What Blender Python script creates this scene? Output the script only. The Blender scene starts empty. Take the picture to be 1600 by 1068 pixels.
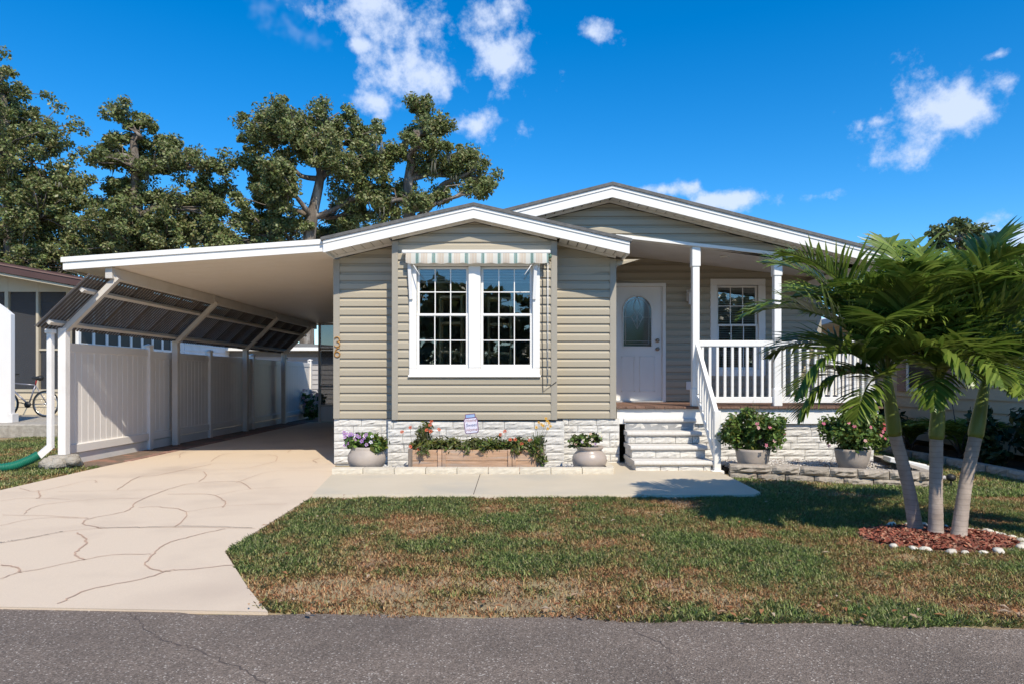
import bpy, math, random
import numpy as np
from mathutils import Vector, Matrix
R = math.radians
random.seed(7)
rng = np.random.default_rng(7)
sc = bpy.context.scene
C = sc.collection
# ------------------------------------------------------------------ camera
F = 1050.0; CX = 800.0; CY = 590.0; EYE = 1.30
cam_d = bpy.data.cameras.new('camera'); cam = bpy.data.objects.new('camera', cam_d); C.objects.link(cam)
cam.location = (0, 0, EYE); cam.rotation_euler = (R(90), 0, 0)
cam_d.sensor_width = 36.0; cam_d.lens = F / 1600.0 * 36.0
cam_d.shift_x = 0.0; cam_d.shift_y = (CY - 534.0) / 1600.0
cam_d.clip_start = 0.05; cam_d.clip_end = 3000
sc.camera = cam
sc.cycles.diffuse_bounces = 8; sc.cycles.max_bounces = 14; sc.cycles.transparent_max_bounces = 16
# ------------------------------------------------------------------ light
SUN = Vector((-0.42, 1.0, -1.2)).normalized()
sun_d = bpy.data.lights.new('sun', 'SUN'); sun = bpy.data.objects.new('sun', sun_d); C.objects.link(sun)
sun_d.energy = 3.6; sun_d.angle = R(0.53); sun_d.color = (1.0, 0.91, 0.75)
sun.rotation_euler = SUN.to_track_quat('-Z', 'Y').to_euler()
sun.location = (6, -14, 20)
elev = math.asin(-SUN.z); azim = math.atan2(-SUN.x, -SUN.y)       # direction towards the sun, from +Y clockwise
world = bpy.data.worlds.new('World'); sc.world = world; world.use_nodes = True
sc.view_settings.view_transform = 'Standard'; sc.view_settings.look = 'None'
sc.view_settings.exposure = 0.60; sc.view_settings.gamma = 1.0; sc.view_settings.use_curve_mapping = False
def pdir(px, py): return Vector(((px - CX) / F, 1.0, (CY - py) / F)).normalized()
def build_world():
    nt = world.node_tree; n = nt.nodes; l = nt.links
    bg = n['Background']; bg.inputs['Strength'].default_value = 0.15
    sky = n.new('ShaderNodeTexSky'); sky.sky_type = 'NISHITA'; sky.sun_disc = False
    sky.sun_elevation = elev; sky.sun_rotation = azim; sky.altitude = 0; sky.air_density = 1.0; sky.dust_density = 0.2; sky.ozone_density = 3.0
    hs = n.new('ShaderNodeHueSaturation'); hs.inputs['Saturation'].default_value = 1.37; hs.inputs['Value'].default_value = 1.0
    tint = n.new('ShaderNodeMix'); tint.data_type = 'RGBA'; tint.blend_type = 'MULTIPLY'; tint.inputs['Factor'].default_value = 1.0; tint.inputs['B'].default_value = (0.74, 0.80, 0.86, 1)
    l.new(sky.outputs[0], tint.inputs['A']); l.new(tint.outputs['Result'], hs.inputs['Color'])
    tc = n.new('ShaderNodeTexCoord')
    def M(op, a, b=None, c=None):
        m = n.new('ShaderNodeMath'); m.operation = op
        for i, v in enumerate((a, b, c)):
            if v is None: continue
            if isinstance(v, (int, float)): m.inputs[i].default_value = v
            else: l.new(v, m.inputs[i])
        return m.outputs[0]
    def noise(scale, detail, rough):
        t = n.new('ShaderNodeTexNoise'); t.inputs['Scale'].default_value = scale; t.inputs['Detail'].default_value = detail
        t.inputs['Roughness'].default_value = rough; l.new(tc.outputs['Generated'], t.inputs['Vector']); return t.outputs[0]
    nz = noise(9.0, 7, 0.62); nfine = noise(26.0, 6, 0.6)
    # clouds seen in the photograph: direction, half width, half height (in tangent units)
    blobs = [(555, 10, 100, 42), (640, 105, 92, 62), (790, 100, 82, 60), (755, 195, 62, 26), (590, 160, 45, 22), (565, 72, 26, 14),
             (925, 48, 34, 24), (1450, 175, 105, 52), (1585, 125, 50, 24), (1275, 306, 52, 17), (1590, 365, 70, 34), (1035, 297, 36, 12), (1140, 312, 40, 14), (1375, 190, 50, 14), (1560, 85, 30, 10), (470, 548, 60, 12)]
    acc = None
    for (px, py, rx, ry) in blobs:
        d = pdir(px, py); s = d.y
        sub = n.new('ShaderNodeVectorMath'); sub.operation = 'SUBTRACT'; l.new(tc.outputs['Generated'], sub.inputs[0]); sub.inputs[1].default_value = d
        mul = n.new('ShaderNodeVectorMath'); mul.operation = 'MULTIPLY'; l.new(sub.outputs[0], mul.inputs[0])
        mul.inputs[1].default_value = (F / rx / s / 1.3, F / rx / s / 1.3, F / ry / s / 1.3)
        ln = n.new('ShaderNodeVectorMath'); ln.operation = 'LENGTH'; l.new(mul.outputs[0], ln.inputs[0])
        v = M('SUBTRACT', 1.0, ln.outputs['Value'])
        acc = v if acc is None else M('MAXIMUM', acc, v)
    acc = M('MAXIMUM', acc, -1.0)
    dens = M('ADD', acc, M('MULTIPLY', M('SUBTRACT', nz, 0.55), 4.6))
    dens = M('ADD', dens, M('MULTIPLY', M('SUBTRACT', nfine, 0.5), 1.5))
    mr = n.new('ShaderNodeMapRange'); mr.interpolation_type = 'SMOOTHSTEP'; l.new(dens, mr.inputs['Value'])
    mr.inputs['From Min'].default_value = -0.05; mr.inputs['From Max'].default_value = 0.9; mr.inputs['To Max'].default_value = 0.85
    # scattered fair weather clouds over the rest of the sky
    big = noise(2.2, 6, 0.6)
    mr2 = n.new('ShaderNodeMapRange'); mr2.interpolation_type = 'SMOOTHSTEP'; l.new(big, mr2.inputs['Value'])
    mr2.inputs['From Min'].default_value = 0.64; mr2.inputs['From Max'].default_value = 0.76; mr2.inputs['To Max'].default_value = 0.7
    fac = M('MAXIMUM', mr.outputs[0], mr2.outputs[0])
    mix = n.new('ShaderNodeMix'); mix.data_type = 'RGBA'; l.new(fac, mix.inputs['Factor']); l.new(hs.outputs[0], mix.inputs['A'])
    mix.inputs['B'].default_value = (3.5, 3.95, 4.9, 1)
    l.new(mix.outputs['Result'], bg.inputs['Color'])
build_world()
# ------------------------------------------------------------------ helpers
def P(px, py, Y): return ((px - CX) * Y / F, Y, EYE - (py - CY) * Y / F)
def G(px, py, z=0.0):
    Y = (EYE - z) * F / (py - CY); return ((px - CX) * Y / F, Y, z)
ORIG = {}
def tag(o, label=None, cat=None, group=None, kind=None):
    if label: o['label'] = label
    if cat: o['category'] = cat
    if group: o['group'] = group
    if kind: o['kind'] = kind
    return o
def thing(name, loc, label, cat, group=None):
    o = bpy.data.objects.new(name, None); C.objects.link(o); o.location = loc; o.empty_display_size = 0.2
    ORIG[o] = Vector(loc); return tag(o, label, cat, group)
class MB:
    def __init__(s): s.v = []; s.f = []; s.sm = []
    def add(s, vs, fs, smooth=False):
        b = len(s.v); s.v.extend([tuple(p) for p in vs])
        for f in fs: s.f.append(tuple(b + i for i in f)); s.sm.append(smooth)
    def box(s, x0, x1, y0, y1, z0, z1):
        s.add([(x0, y0, z0), (x1, y0, z0), (x1, y1, z0), (x0, y1, z0), (x0, y0, z1), (x1, y0, z1), (x1, y1, z1), (x0, y1, z1)],
              [(0, 3, 2, 1), (4, 5, 6, 7), (0, 1, 5, 4), (1, 2, 6, 5), (2, 3, 7, 6), (3, 0, 4, 7)])
        return s
    def bbox(s, x0, x1, y0, y1, z0, z1, b=0.006):
        # bevelled box: chamfers on all edges
        xs = (x0, x1); ys = (y0, y1); zs = (z0, z1); vs = []; idx = {}
        for i in (0, 1):
            for j in (0, 1):
                for k in (0, 1):
                    sx = 1 if i == 0 else -1; sy = 1 if j == 0 else -1; sz = 1 if k == 0 else -1
                    idx[i, j, k, 0] = len(vs); vs.append((xs[i], ys[j] + sy * b, zs[k] + sz * b))
                    idx[i, j, k, 1] = len(vs); vs.append((xs[i] + sx * b, ys[j], zs[k] + sz * b))
                    idx[i, j, k, 2] = len(vs); vs.append((xs[i] + sx * b, ys[j] + sy * b, zs[k]))
        fs = []
        I = lambda i, j, k, a: idx[i, j, k, a]
        for i in (0, 1):
            q = [I(i, 0, 0, 0), I(i, 1, 0, 0), I(i, 1, 1, 0), I(i, 0, 1, 0)]; fs.append(q if i else q[::-1])
        for j in (0, 1):
            q = [I(0, j, 0, 1), I(1, j, 0, 1), I(1, j, 1, 1), I(0, j, 1, 1)]; fs.append(q if not j else q[::-1])
        for k in (0, 1):
            q = [I(0, 0, k, 2), I(1, 0, k, 2), I(1, 1, k, 2), I(0, 1, k, 2)]; fs.append(q if k else q[::-1])
        for j in (0, 1):
            for k in (0, 1): fs.append([I(0, j, k, 1), I(1, j, k, 1), I(1, j, k, 2), I(0, j, k, 2)])
        for i in (0, 1):
            for k in (0, 1): fs.append([I(i, 0, k, 0), I(i, 1, k, 0), I(i, 1, k, 2), I(i, 0, k, 2)])
        for i in (0, 1):
            for j in (0, 1): fs.append([I(i, j, 0, 0), I(i, j, 1, 0), I(i, j, 1, 1), I(i, j, 0, 1)])
        for i in (0, 1):
            for j in (0, 1):
                for k in (0, 1): fs.append([I(i, j, k, 0), I(i, j, k, 1), I(i, j, k, 2)])
        s.add(vs, fs); return s
    def prism(s, poly, y0, y1, axis='y'):
        # poly: list of (a,b) in the plane normal to axis; y: (x,z), x: (y,z), z: (x,y)
        n = len(poly)
        def mk(a, b, t):
            return {'y': (a, t, b), 'x': (t, a, b), 'z': (a, b, t)}[axis]
        vs = [mk(a, b, y0) for a, b in poly] + [mk(a, b, y1) for a, b in poly]
        fs = [tuple(range(n)), tuple(range(2 * n - 1, n - 1, -1))] + [(i, i + n, (i + 1) % n + n, (i + 1) % n) for i in range(n)]
        s.add(vs, fs); return s
    def bar(s, a, b, w, h=None, up=(0, 0, 1)):
        a = Vector(a); b = Vector(b); h = h or w; d = (b - a).normalized(); up = Vector(up)
        if abs(d.dot(up)) > 0.98: up = Vector((0, 1, 0))
        sx = d.cross(up).normalized(); sz = sx.cross(d)
        vs = [p + sx * (i * w / 2) + sz * (j * h / 2) for p in (a, b) for i, j in ((-1, -1), (1, -1), (1, 1), (-1, 1))]
        s.add(vs, [(0, 1, 2, 3), (7, 6, 5, 4), (0, 4, 5, 1), (1, 5, 6, 2), (2, 6, 7, 3), (3, 7, 4, 0)]); return s
    def tube(s, pts, rad, seg=8, cap=True):
        pts = [Vector(p) for p in pts]; n = len(pts)
        rr = rad if isinstance(rad, (list, tuple)) else [rad] * n
        prev = None; vs = []; fs = []
        for i, p in enumerate(pts):
            d = (pts[min(i + 1, n - 1)] - pts[max(i - 1, 0)]).normalized()
            if prev is None:
                u = d.cross(Vector((0, 0, 1)))
                if u.length < 0.05: u = d.cross(Vector((0, 1, 0)))
            else: u = prev - d * prev.dot(d)
            u.normalize(); prev = u; w = d.cross(u)
            for k in range(seg):
                a = 2 * math.pi * k / seg; vs.append(p + (u * math.cos(a) + w * math.sin(a)) * rr[i])
        for i in range(n - 1):
            for k in range(seg):
                fs.append((i * seg + k, i * seg + (k + 1) % seg, (i + 1) * seg + (k + 1) % seg, (i + 1) * seg + k))
        if cap: fs.append(tuple(range(seg - 1, -1, -1))); fs.append(tuple((n - 1) * seg + k for k in range(seg)))
        s.add(vs, fs, True); return s
    def lathe(s, prof, c, seg=28, axis='z'):
        vs = []; fs = []; n = len(prof)
        for r, z in prof:
            for k in range(seg):
                a = 2 * math.pi * k / seg
                q = (r * math.cos(a), r * math.sin(a), z)
                if axis == 'y': q = (q[0], q[2], q[1])
                if axis == 'x': q = (q[2], q[0], q[1])
                vs.append((c[0] + q[0], c[1] + q[1], c[2] + q[2]))
        for i in range(n - 1):
            for k in range(seg):
                fs.append((i * seg + k, i * seg + (k + 1) % seg, (i + 1) * seg + (k + 1) % seg, (i + 1) * seg + k))
        if prof[0][0] > 1e-4: fs.append(tuple(range(seg - 1, -1, -1)))
        if prof[-1][0] > 1e-4: fs.append(tuple((n - 1) * seg + k for k in range(seg)))
        s.add(vs, fs, True); return s
    def build(s, name, m, parent=None, origin=None):
        me = bpy.data.meshes.new(name)
        o = bpy.data.objects.new(name, me)
        if parent is not None:
            po = ORIG[parent]; og = Vector(origin) if origin is not None else po
            o.parent = parent; o.location = og - po
        else:
            og = Vector(origin) if origin is not None else Vector((0, 0, 0)); o.location = og
        ORIG[o] = og
        me.from_pydata([(p[0] - og.x, p[1] - og.y, p[2] - og.z) for p in s.v], [], s.f)
        if any(s.sm): me.polygons.foreach_set('use_smooth', s.sm)
        me.materials.append(m); me.update(); C.objects.link(o); return o
def box(name, m, parent, *a): return MB().box(*a).build(name, m, parent)
def bbox(name, m, parent, *a, b=0.006): return MB().bbox(*a, b=b).build(name, m, parent)
def shared(name, me, parent, loc, rot=(0, 0, 0), scale=(1, 1, 1)):
    o = bpy.data.objects.new(name, me); o.parent = parent
    w = Vector(loc); o.location = w - (ORIG[parent] if parent is not None else Vector((0, 0, 0)))
    o.rotation_euler = rot; o.scale = scale; ORIG[o] = w; C.objects.link(o); return o
def np_mesh(name, V, Fq, m, col=None, smooth=False, parent=None, origin=(0, 0, 0)):
    # V (n,3), Fq (m,k) constant k
    me = bpy.data.meshes.new(name); V = np.asarray(V, dtype=np.float32) - np.asarray(origin, dtype=np.float32); Fq = np.asarray(Fq, dtype=np.int32); k = Fq.shape[1]
    me.vertices.add(len(V)); me.vertices.foreach_set('co', V.ravel())
    me.loops.add(Fq.size); me.loops.foreach_set('vertex_index', Fq.ravel())
    me.polygons.add(len(Fq)); me.polygons.foreach_set('loop_start', np.arange(0, Fq.size, k, dtype=np.int32))
    if smooth: me.polygons.foreach_set('use_smooth', np.ones(len(Fq), dtype=bool))
    me.update(calc_edges=True)
    if col is not None:
        at = me.color_attributes.new('Col', 'FLOAT_COLOR', 'POINT')
        c4 = np.ones((len(V), 4), dtype=np.float32); c4[:, :3] = col; at.data.foreach_set('color', c4.ravel())
    me.materials.append(m)
    o = bpy.data.objects.new(name, me); C.objects.link(o)
    og = Vector(origin); ORIG[o] = og
    if parent is not None: o.parent = parent; o.location = og - ORIG[parent]
    else: o.location = og
    return o
# ------------------------------------------------------------------ materials
def mat(name, c1, c2=None, scale=4.0, rough=0.6, bump=0.0, bscale=None, spec=0.4, detail=4, rnd=0.0, c3=None, s3=0.7, t3=(0.55, 0.7), metal=0.0, stretch=(1, 1, 1), attr=False, transl=0.0, coat=0.0, bdist=0.01):
    m = bpy.data.materials.new(name); m.use_nodes = True; nt = m.node_tree; n = nt.nodes; l = nt.links
    b = n['Principled BSDF']; b.inputs['Roughness'].default_value = rough; b.inputs['Specular IOR Level'].default_value = spec; b.inputs['Metallic'].default_value = metal
    if coat: b.inputs['Coat Weight'].default_value = coat
    geo = n.new('ShaderNodeNewGeometry'); mp = n.new('ShaderNodeMapping'); mp.inputs['Scale'].default_value = stretch; l.new(geo.outputs['Position'], mp.inputs['Vector'])
    def noise(sc_, det=detail):
        t = n.new('ShaderNodeTexNoise'); t.inputs['Scale'].default_value = sc_; t.inputs['Detail'].default_value = det; l.new(mp.outputs[0], t.inputs['Vector']); return t.outputs[0]
    def ramp(v, a, b_):
        r = n.new('ShaderNodeMapRange'); r.inputs['From Min'].default_value = a; r.inputs['From Max'].default_value = b_; l.new(v, r.inputs['Value']); return r.outputs[0]
    def mix(f, a, b_, typ='MIX'):
        x = n.new('ShaderNodeMix'); x.data_type = 'RGBA'; x.blend_type = typ
        for s_, v in (('Factor', f), ('A', a), ('B', b_)):
            if isinstance(v, (int, float)): x.inputs[s_].default_value = v
            elif isinstance(v, tuple): x.inputs[s_].default_value = (*v, 1)
            else: l.new(v, x.inputs[s_])
        return x.outputs['Result']
    col = None
    if attr:
        a = n.new('ShaderNodeAttribute'); a.attribute_name = 'Col'; col = a.outputs['Color']
        if c1 is not None: col = mix(1.0, col, mix(ramp(noise(scale), 0.3, 0.7), c1, c2 or c1), 'MULTIPLY')
    else:
        col = mix(ramp(noise(scale), 0.3, 0.7), c1, c2 or tuple(x * 0.88 for x in c1))
    if c3 is not None: col = mix(ramp(noise(s3, 6), *t3), col, c3)
    if rnd:
        oi = n.new('ShaderNodeObjectInfo'); r = ramp(oi.outputs['Random'], 0, 1)
        k = n.new('ShaderNodeMapRange'); l.new(oi.outputs['Random'], k.inputs['Value']); k.inputs['To Min'].default_value = 1 - rnd; k.inputs['To Max'].default_value = 1 + rnd
        cc = n.new('ShaderNodeCombineColor'); [l.new(k.outputs[0], cc.inputs[i]) for i in range(3)]
        col = mix(1.0, col, cc.outputs[0], 'MULTIPLY')
    l.new(col, b.inputs['Base Color'])
    if bump:
        bp = n.new('ShaderNodeBump'); bp.inputs['Strength'].default_value = bump; bp.inputs['Distance'].default_value = bdist
        l.new(noise(bscale or scale * 6, 6), bp.inputs['Height']); l.new(bp.outputs[0], b.inputs['Normal'])
    if transl:
        tr = n.new('ShaderNodeBsdfTranslucent'); l.new(col, tr.inputs['Color']); ms = n.new('ShaderNodeMixShader'); ms.inputs[0].default_value = transl
        l.new(b.outputs[0], ms.inputs[1]); l.new(tr.outputs[0], ms.inputs[2]); l.new(ms.outputs[0], n['Material Output'].inputs['Surface'])
    return m
def glassmat(name, tint, refl, rough=0.0, through=1.0):
    m = bpy.data.materials.new(name); m.use_nodes = True; n = m.node_tree.nodes; l = m.node_tree.links; n.remove(n['Principled BSDF'])
    t = n.new('ShaderNodeBsdfTransparent'); t.inputs['Color'].default_value = (*[x * through for x in tint], 1)
    g = n.new('ShaderNodeBsdfGlossy'); g.inputs['Roughness'].default_value = rough; g.inputs['Color'].default_value = (1, 1, 1, 1)
    f = n.new('ShaderNodeFresnel'); f.inputs['IOR'].default_value = 1.5
    a = n.new('ShaderNodeMath'); a.operation = 'ADD'; l.new(f.outputs[0], a.inputs[0]); a.inputs[1].default_value = refl; a.use_clamp = True
    ms = n.new('ShaderNodeMixShader'); l.new(a.outputs[0], ms.inputs[0]); l.new(t.outputs[0], ms.inputs[1]); l.new(g.outputs[0], ms.inputs[2]); l.new(ms.outputs[0], n['Material Output'].inputs['Surface'])
    return m
def screenmat(name, col, op):
    m = bpy.data.materials.new(name); m.use_nodes = True; n = m.node_tree.nodes; l = m.node_tree.links
    b = n['Principled BSDF']; b.inputs['Base Color'].default_value = (*col, 1); b.inputs['Roughness'].default_value = 0.7
    t = n.new('ShaderNodeBsdfTransparent'); ms = n.new('ShaderNodeMixShader'); ms.inputs[0].default_value = op
    l.new(t.outputs[0], ms.inputs[1]); l.new(b.outputs[0], ms.inputs[2]); l.new(ms.outputs[0], n['Material Output'].inputs['Surface']); return m
M = {}
M['siding'] = mat('siding', (0.40, 0.35, 0.265), (0.38, 0.332, 0.25), 1.5, 0.5, 0.08, 60, rnd=0.025, stretch=(0.4, 1, 3))
M['trim'] = mat('siding_trim', (0.35, 0.315, 0.258), (0.33, 0.30, 0.244), 3, 0.5)
M['white'] = mat('white_paint', (0.81, 0.79, 0.755), (0.78, 0.76, 0.72), 3, 0.4, 0.03, 40)
M['white2'] = mat('weathered_white', (0.74, 0.73, 0.72), (0.66, 0.65, 0.63), 2.5, 0.5, 0.04, 40)
M['vinyl'] = mat('white_vinyl', (0.80, 0.765, 0.73), (0.77, 0.735, 0.70), 2, 0.38, rnd=0.02, c3=(0.6, 0.58, 0.55), s3=1.5, t3=(0.6, 0.85))
M['soffit'] = mat('soffit_vinyl', (0.78, 0.75, 0.70), (0.75, 0.72, 0.67), 3, 0.5)
M['ceiling'] = mat('ceiling_pan', (0.82, 0.75, 0.66), (0.79, 0.72, 0.63), 1.2, 0.5)
M['alu'] = mat('beige_aluminium', (0.62, 0.58, 0.53), (0.55, 0.51, 0.46), 3, 0.45, 0.05, 30)
M['shingle'] = mat('roof_shingle', (0.16, 0.155, 0.15), (0.10, 0.10, 0.10), 18, 0.9, 0.5, 60)
M['dark'] = mat('dark_gap', (0.03, 0.03, 0.03))
M['mortar'] = mat('mortar_joint', (0.36, 0.36, 0.36), (0.28, 0.28, 0.28), 20, 0.9, 0.3)
M['brick'] = mat('white_rock_block', (0.69, 0.665, 0.62), (0.57, 0.545, 0.50), 26, 0.85, 0.6, 70, rnd=0.05, c3=(0.40, 0.385, 0.37), s3=7, t3=(0.62, 0.82), bdist=0.008)
M['tread'] = mat('step_tread', (0.64, 0.61, 0.57), (0.55, 0.52, 0.48), 30, 0.85, 0.3, 90)
M['kerb'] = mat('cream_kerb_block', (0.62, 0.56, 0.45), (0.52, 0.46, 0.37), 14, 0.85, 0.4, 60, rnd=0.06, c3=(0.36, 0.29, 0.22), s3=4, t3=(0.64, 0.85))
M['stone'] = mat('tan_wall_block', (0.40, 0.345, 0.28), (0.28, 0.24, 0.20), 18, 0.9, 0.7, 50, rnd=0.15, c3=(0.42, 0.28, 0.2), s3=2.5, t3=(0.62, 0.8), bdist=0.012)
M['deck'] = mat('brown_deck_board', (0.22, 0.125, 0.085), (0.12, 0.07, 0.05), 12, 0.75, 0.3, 40, rnd=0.2, stretch=(4, 0.6, 4))
M['wood'] = mat('weathered_cedar', (0.56, 0.36, 0.235), (0.36, 0.215, 0.13), 5, 0.8, 0.4, 50, rnd=0.1, stretch=(0.7, 3, 7), c3=(0.36, 0.31, 0.27), s3=2.2, t3=(0.5, 0.75))
M['woodgrey'] = mat('grey_old_wood', (0.27, 0.22, 0.18), (0.14, 0.11, 0.09), 7, 0.9, 0.5, 50, stretch=(5, 5, 0.8))
M['bamboo'] = mat('bamboo_cane', (0.70, 0.46, 0.21), (0.58, 0.36, 0.15), 12, 0.5)
M['pot'] = mat('taupe_glazed_pot', (0.40, 0.335, 0.29), (0.36, 0.30, 0.26), 5, 0.33, 0.06, 30, spec=0.5)
M['potrough'] = mat('taupe_matte_pot', (0.42, 0.36, 0.31), (0.35, 0.30, 0.26), 7, 0.65, 0.15, 30)
M['soil'] = mat('potting_soil', (0.05, 0.035, 0.025), (0.03, 0.02, 0.015), 20, 0.95, 0.8)
M['concrete'] = mat('walk_concrete', (0.54, 0.465, 0.355), (0.50, 0.43, 0.325), 1.6, 0.88, 0.25, 160, c3=(0.40, 0.37, 0.315), s3=0.9, t3=(0.5, 0.8))
M['rubble'] = mat('old_concrete', (0.42, 0.38, 0.32), (0.28, 0.25, 0.21), 12, 0.95, 0.9, 40, bdist=0.02)
M['drive'] = mat('pinkish_coated_concrete', (0.64, 0.515, 0.385), (0.58, 0.465, 0.35), 150, 0.85, 0.3, 220, detail=2, c3=(0.46, 0.36, 0.275), s3=0.9, t3=(0.5, 0.85))
M['joint'] = mat('stained_joint', (0.52, 0.35, 0.25), (0.42, 0.28, 0.20), 8, 0.9, 0.2)
M['crack'] = mat('dark_crack', (0.12, 0.09, 0.075), (0.06, 0.05, 0.045), 12, 0.9)
M['dirt'] = mat('bare_dirt', (0.20, 0.145, 0.11), (0.11, 0.08, 0.06), 9, 0.95, 0.7, 40, c3=(0.27, 0.15, 0.11), s3=3, t3=(0.5, 0.6))
M['paver'] = mat('red_paver', (0.30, 0.17, 0.13), (0.2, 0.12, 0.095), 9, 0.9, 0.4, 50, rnd=0.2)
M['ground'] = mat('lawn_soil', (0.36, 0.26, 0.155), (0.26, 0.24, 0.115), 3.5, 0.95, 0.8, 60, c3=(0.22, 0.14, 0.085), s3=1.2, t3=(0.45, 0.7), bdist=0.02)
M['grass'] = mat('grass_blade', None, rough=0.6, attr=True, transl=0.25, spec=0.25)
M['leaf'] = mat('leaf', None, rough=0.5, attr=True, transl=0.25, spec=0.35)
M['oakleaf'] = mat('oak_leaf', None, rough=0.45, attr=True, transl=0.3, spec=0.4)
M['frond'] = mat('palm_leaflet', None, rough=0.33, attr=True, transl=0.35, spec=0.4)
M['petal'] = mat('petal', None, rough=0.6, attr=True, transl=0.3)
M['bark'] = mat('oak_bark', (0.20, 0.165, 0.135), (0.10, 0.08, 0.065), 3, 0.95, 0.9, 10, stretch=(2, 2, 0.6), c3=(0.34, 0.31, 0.28), s3=1.2, t3=(0.55, 0.7), bdist=0.05)
M['moss'] = mat('spanish_moss', (0.15, 0.145, 0.115), (0.11, 0.11, 0.085), 3, 0.95)
M['mulch'] = mat('red_mulch', None, attr=True, rough=0.9)
M['pebble'] = mat('gravel', None, attr=True, rough=0.8)
M['whitestone'] = mat('white_river_stone', (0.68, 0.63, 0.55), (0.5, 0.45, 0.38), 12, 0.8, 0.4, 40, rnd=0.12)
M['darkglass'] = glassmat('window_glass', (0.88, 0.90, 0.90), 0.05)
M['doorglass'] = glassmat('leaded_glass', (0.5, 0.62, 0.72), 0.16, 0.12)
M['room'] = mat('room_wall', (0.36, 0.32, 0.29), (0.33, 0.29, 0.26))
M['screen'] = screenmat('insect_screen', (0.05, 0.05, 0.055), 0.6)
M['blind'] = mat('blind_slat', (0.62, 0.62, 0.6))
M['lead'] = mat('lead_came', (0.6, 0.62, 0.64), metal=0.6, rough=0.35)
M['brass'] = mat('aged_nickel', (0.36, 0.31, 0.25), metal=0.9, rough=0.35)
M['gold'] = mat('bronze_digit', (0.50, 0.27, 0.07), (0.42, 0.22, 0.06), metal=0.3, rough=0.4)
M['black'] = mat('black_plastic', (0.02, 0.02, 0.02), rough=0.5)
M['rubber'] = mat('tyre_rubber', (0.025, 0.025, 0.025), rough=0.8)
M['bikegrey'] = mat('grey_bike_paint', (0.22, 0.22, 0.26), (0.2, 0.2, 0.24), rough=0.35, metal=0.4)
M['red'] = mat('red_plastic', (0.4, 0.03, 0.03), rough=0.4)
M['chrome'] = mat('chrome', (0.6, 0.6, 0.6), metal=1.0, rough=0.25)
M['green'] = mat('green_hose', (0.012, 0.17, 0.105), (0.01, 0.13, 0.08), 6, 0.45)
M['brownroof'] = mat('brown_fascia', (0.085, 0.045, 0.04), (0.07, 0.035, 0.03), 3, 0.6)
M['cream'] = mat('cream_siding', (0.56, 0.47, 0.33), (0.52, 0.43, 0.30), 2, 0.55, rnd=0.02)
M['creamlight'] = mat('cream_frame', (0.50, 0.43, 0.32), (0.45, 0.39, 0.29), 3, 0.5)
M['greysiding'] = mat('grey_siding', (0.42, 0.40, 0.39), (0.38, 0.36, 0.35), 2, 0.55, rnd=0.02)
M['pinkshutter'] = mat('pink_shutter', (0.40, 0.26, 0.22), rough=0.6)
M['greybox'] = mat('green_grey_box', (0.10, 0.19, 0.14), rough=0.6)
# ------------------------------------------------------------------ the setting
def sheet(name, pts, z, m):
    o = MB(); o.add([(x, y, z) for x, y in pts], [tuple(range(len(pts)))]); ob = o.build(name, m); ob['kind'] = 'structure'; return ob
gr = sheet('ground', [(-600, -600), (600, -600), (600, 900), (-600, 900)], 0.0, M['ground'])
def road_edge(x): return 3.64 - 0.052 * x
def asphalt():
    m = bpy.data.materials.new('asphalt'); m.use_nodes = True; nt = m.node_tree; n = nt.nodes; l = nt.links; b = n['Principled BSDF']; b.inputs['Roughness'].default_value = 0.85
    g = n.new('ShaderNodeNewGeometry')
    def vor(s):
        v = n.new('ShaderNodeTexVoronoi'); v.inputs['Scale'].default_value = s; l.new(g.outputs['Position'], v.inputs['Vector']); return v
    v1 = vor(150); r = n.new('ShaderNodeValToRGB'); cr = r.color_ramp
    sepc = n.new('ShaderNodeSeparateColor'); l.new(v1.outputs['Color'], sepc.inputs[0]); l.new(sepc.outputs[0], r.inputs[0])
    cr.elements[0].position = 0.0; cr.elements[0].color = (0.09, 0.067, 0.051, 1); cr.elements[1].position = 0.95; cr.elements[1].color = (0.23, 0.178, 0.14, 1)
    e = cr.elements.new(0.975); e.color = (0.40, 0.35, 0.30, 1)
    e = cr.elements.new(0.5); e.color = (0.15, 0.116, 0.091, 1)
    nz = n.new('ShaderNodeTexNoise'); nz.inputs['Scale'].default_value = 1.3; nz.inputs['Detail'].default_value = 6; l.new(g.outputs['Position'], nz.inputs['Vector'])
    mr = n.new('ShaderNodeMapRange'); l.new(nz.outputs[0], mr.inputs['Value']); mr.inputs['From Min'].default_value = 0.3; mr.inputs['From Max'].default_value = 0.7; mr.inputs['To Min'].default_value = 0.78; mr.inputs['To Max'].default_value = 1.25
    mx = n.new('ShaderNodeMix'); mx.data_type = 'RGBA'; mx.blend_type = 'MULTIPLY'; mx.inputs['Factor'].default_value = 1; l.new(r.outputs[0], mx.inputs['A'])
    cc = n.new('ShaderNodeCombineColor'); [l.new(mr.outputs[0], cc.inputs[i]) for i in range(3)]; l.new(cc.outputs[0], mx.inputs['B']); l.new(mx.outputs['Result'], b.inputs['Base Color'])
    bp = n.new('ShaderNodeBump'); bp.inputs['Strength'].default_value = 0.7; bp.inputs['Distance'].default_value = 0.006; l.new(v1.outputs['Distance'], bp.inputs['Height']); l.new(bp.outputs[0], b.inputs['Normal'])
    return m
M['asphalt'] = asphalt()
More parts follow.
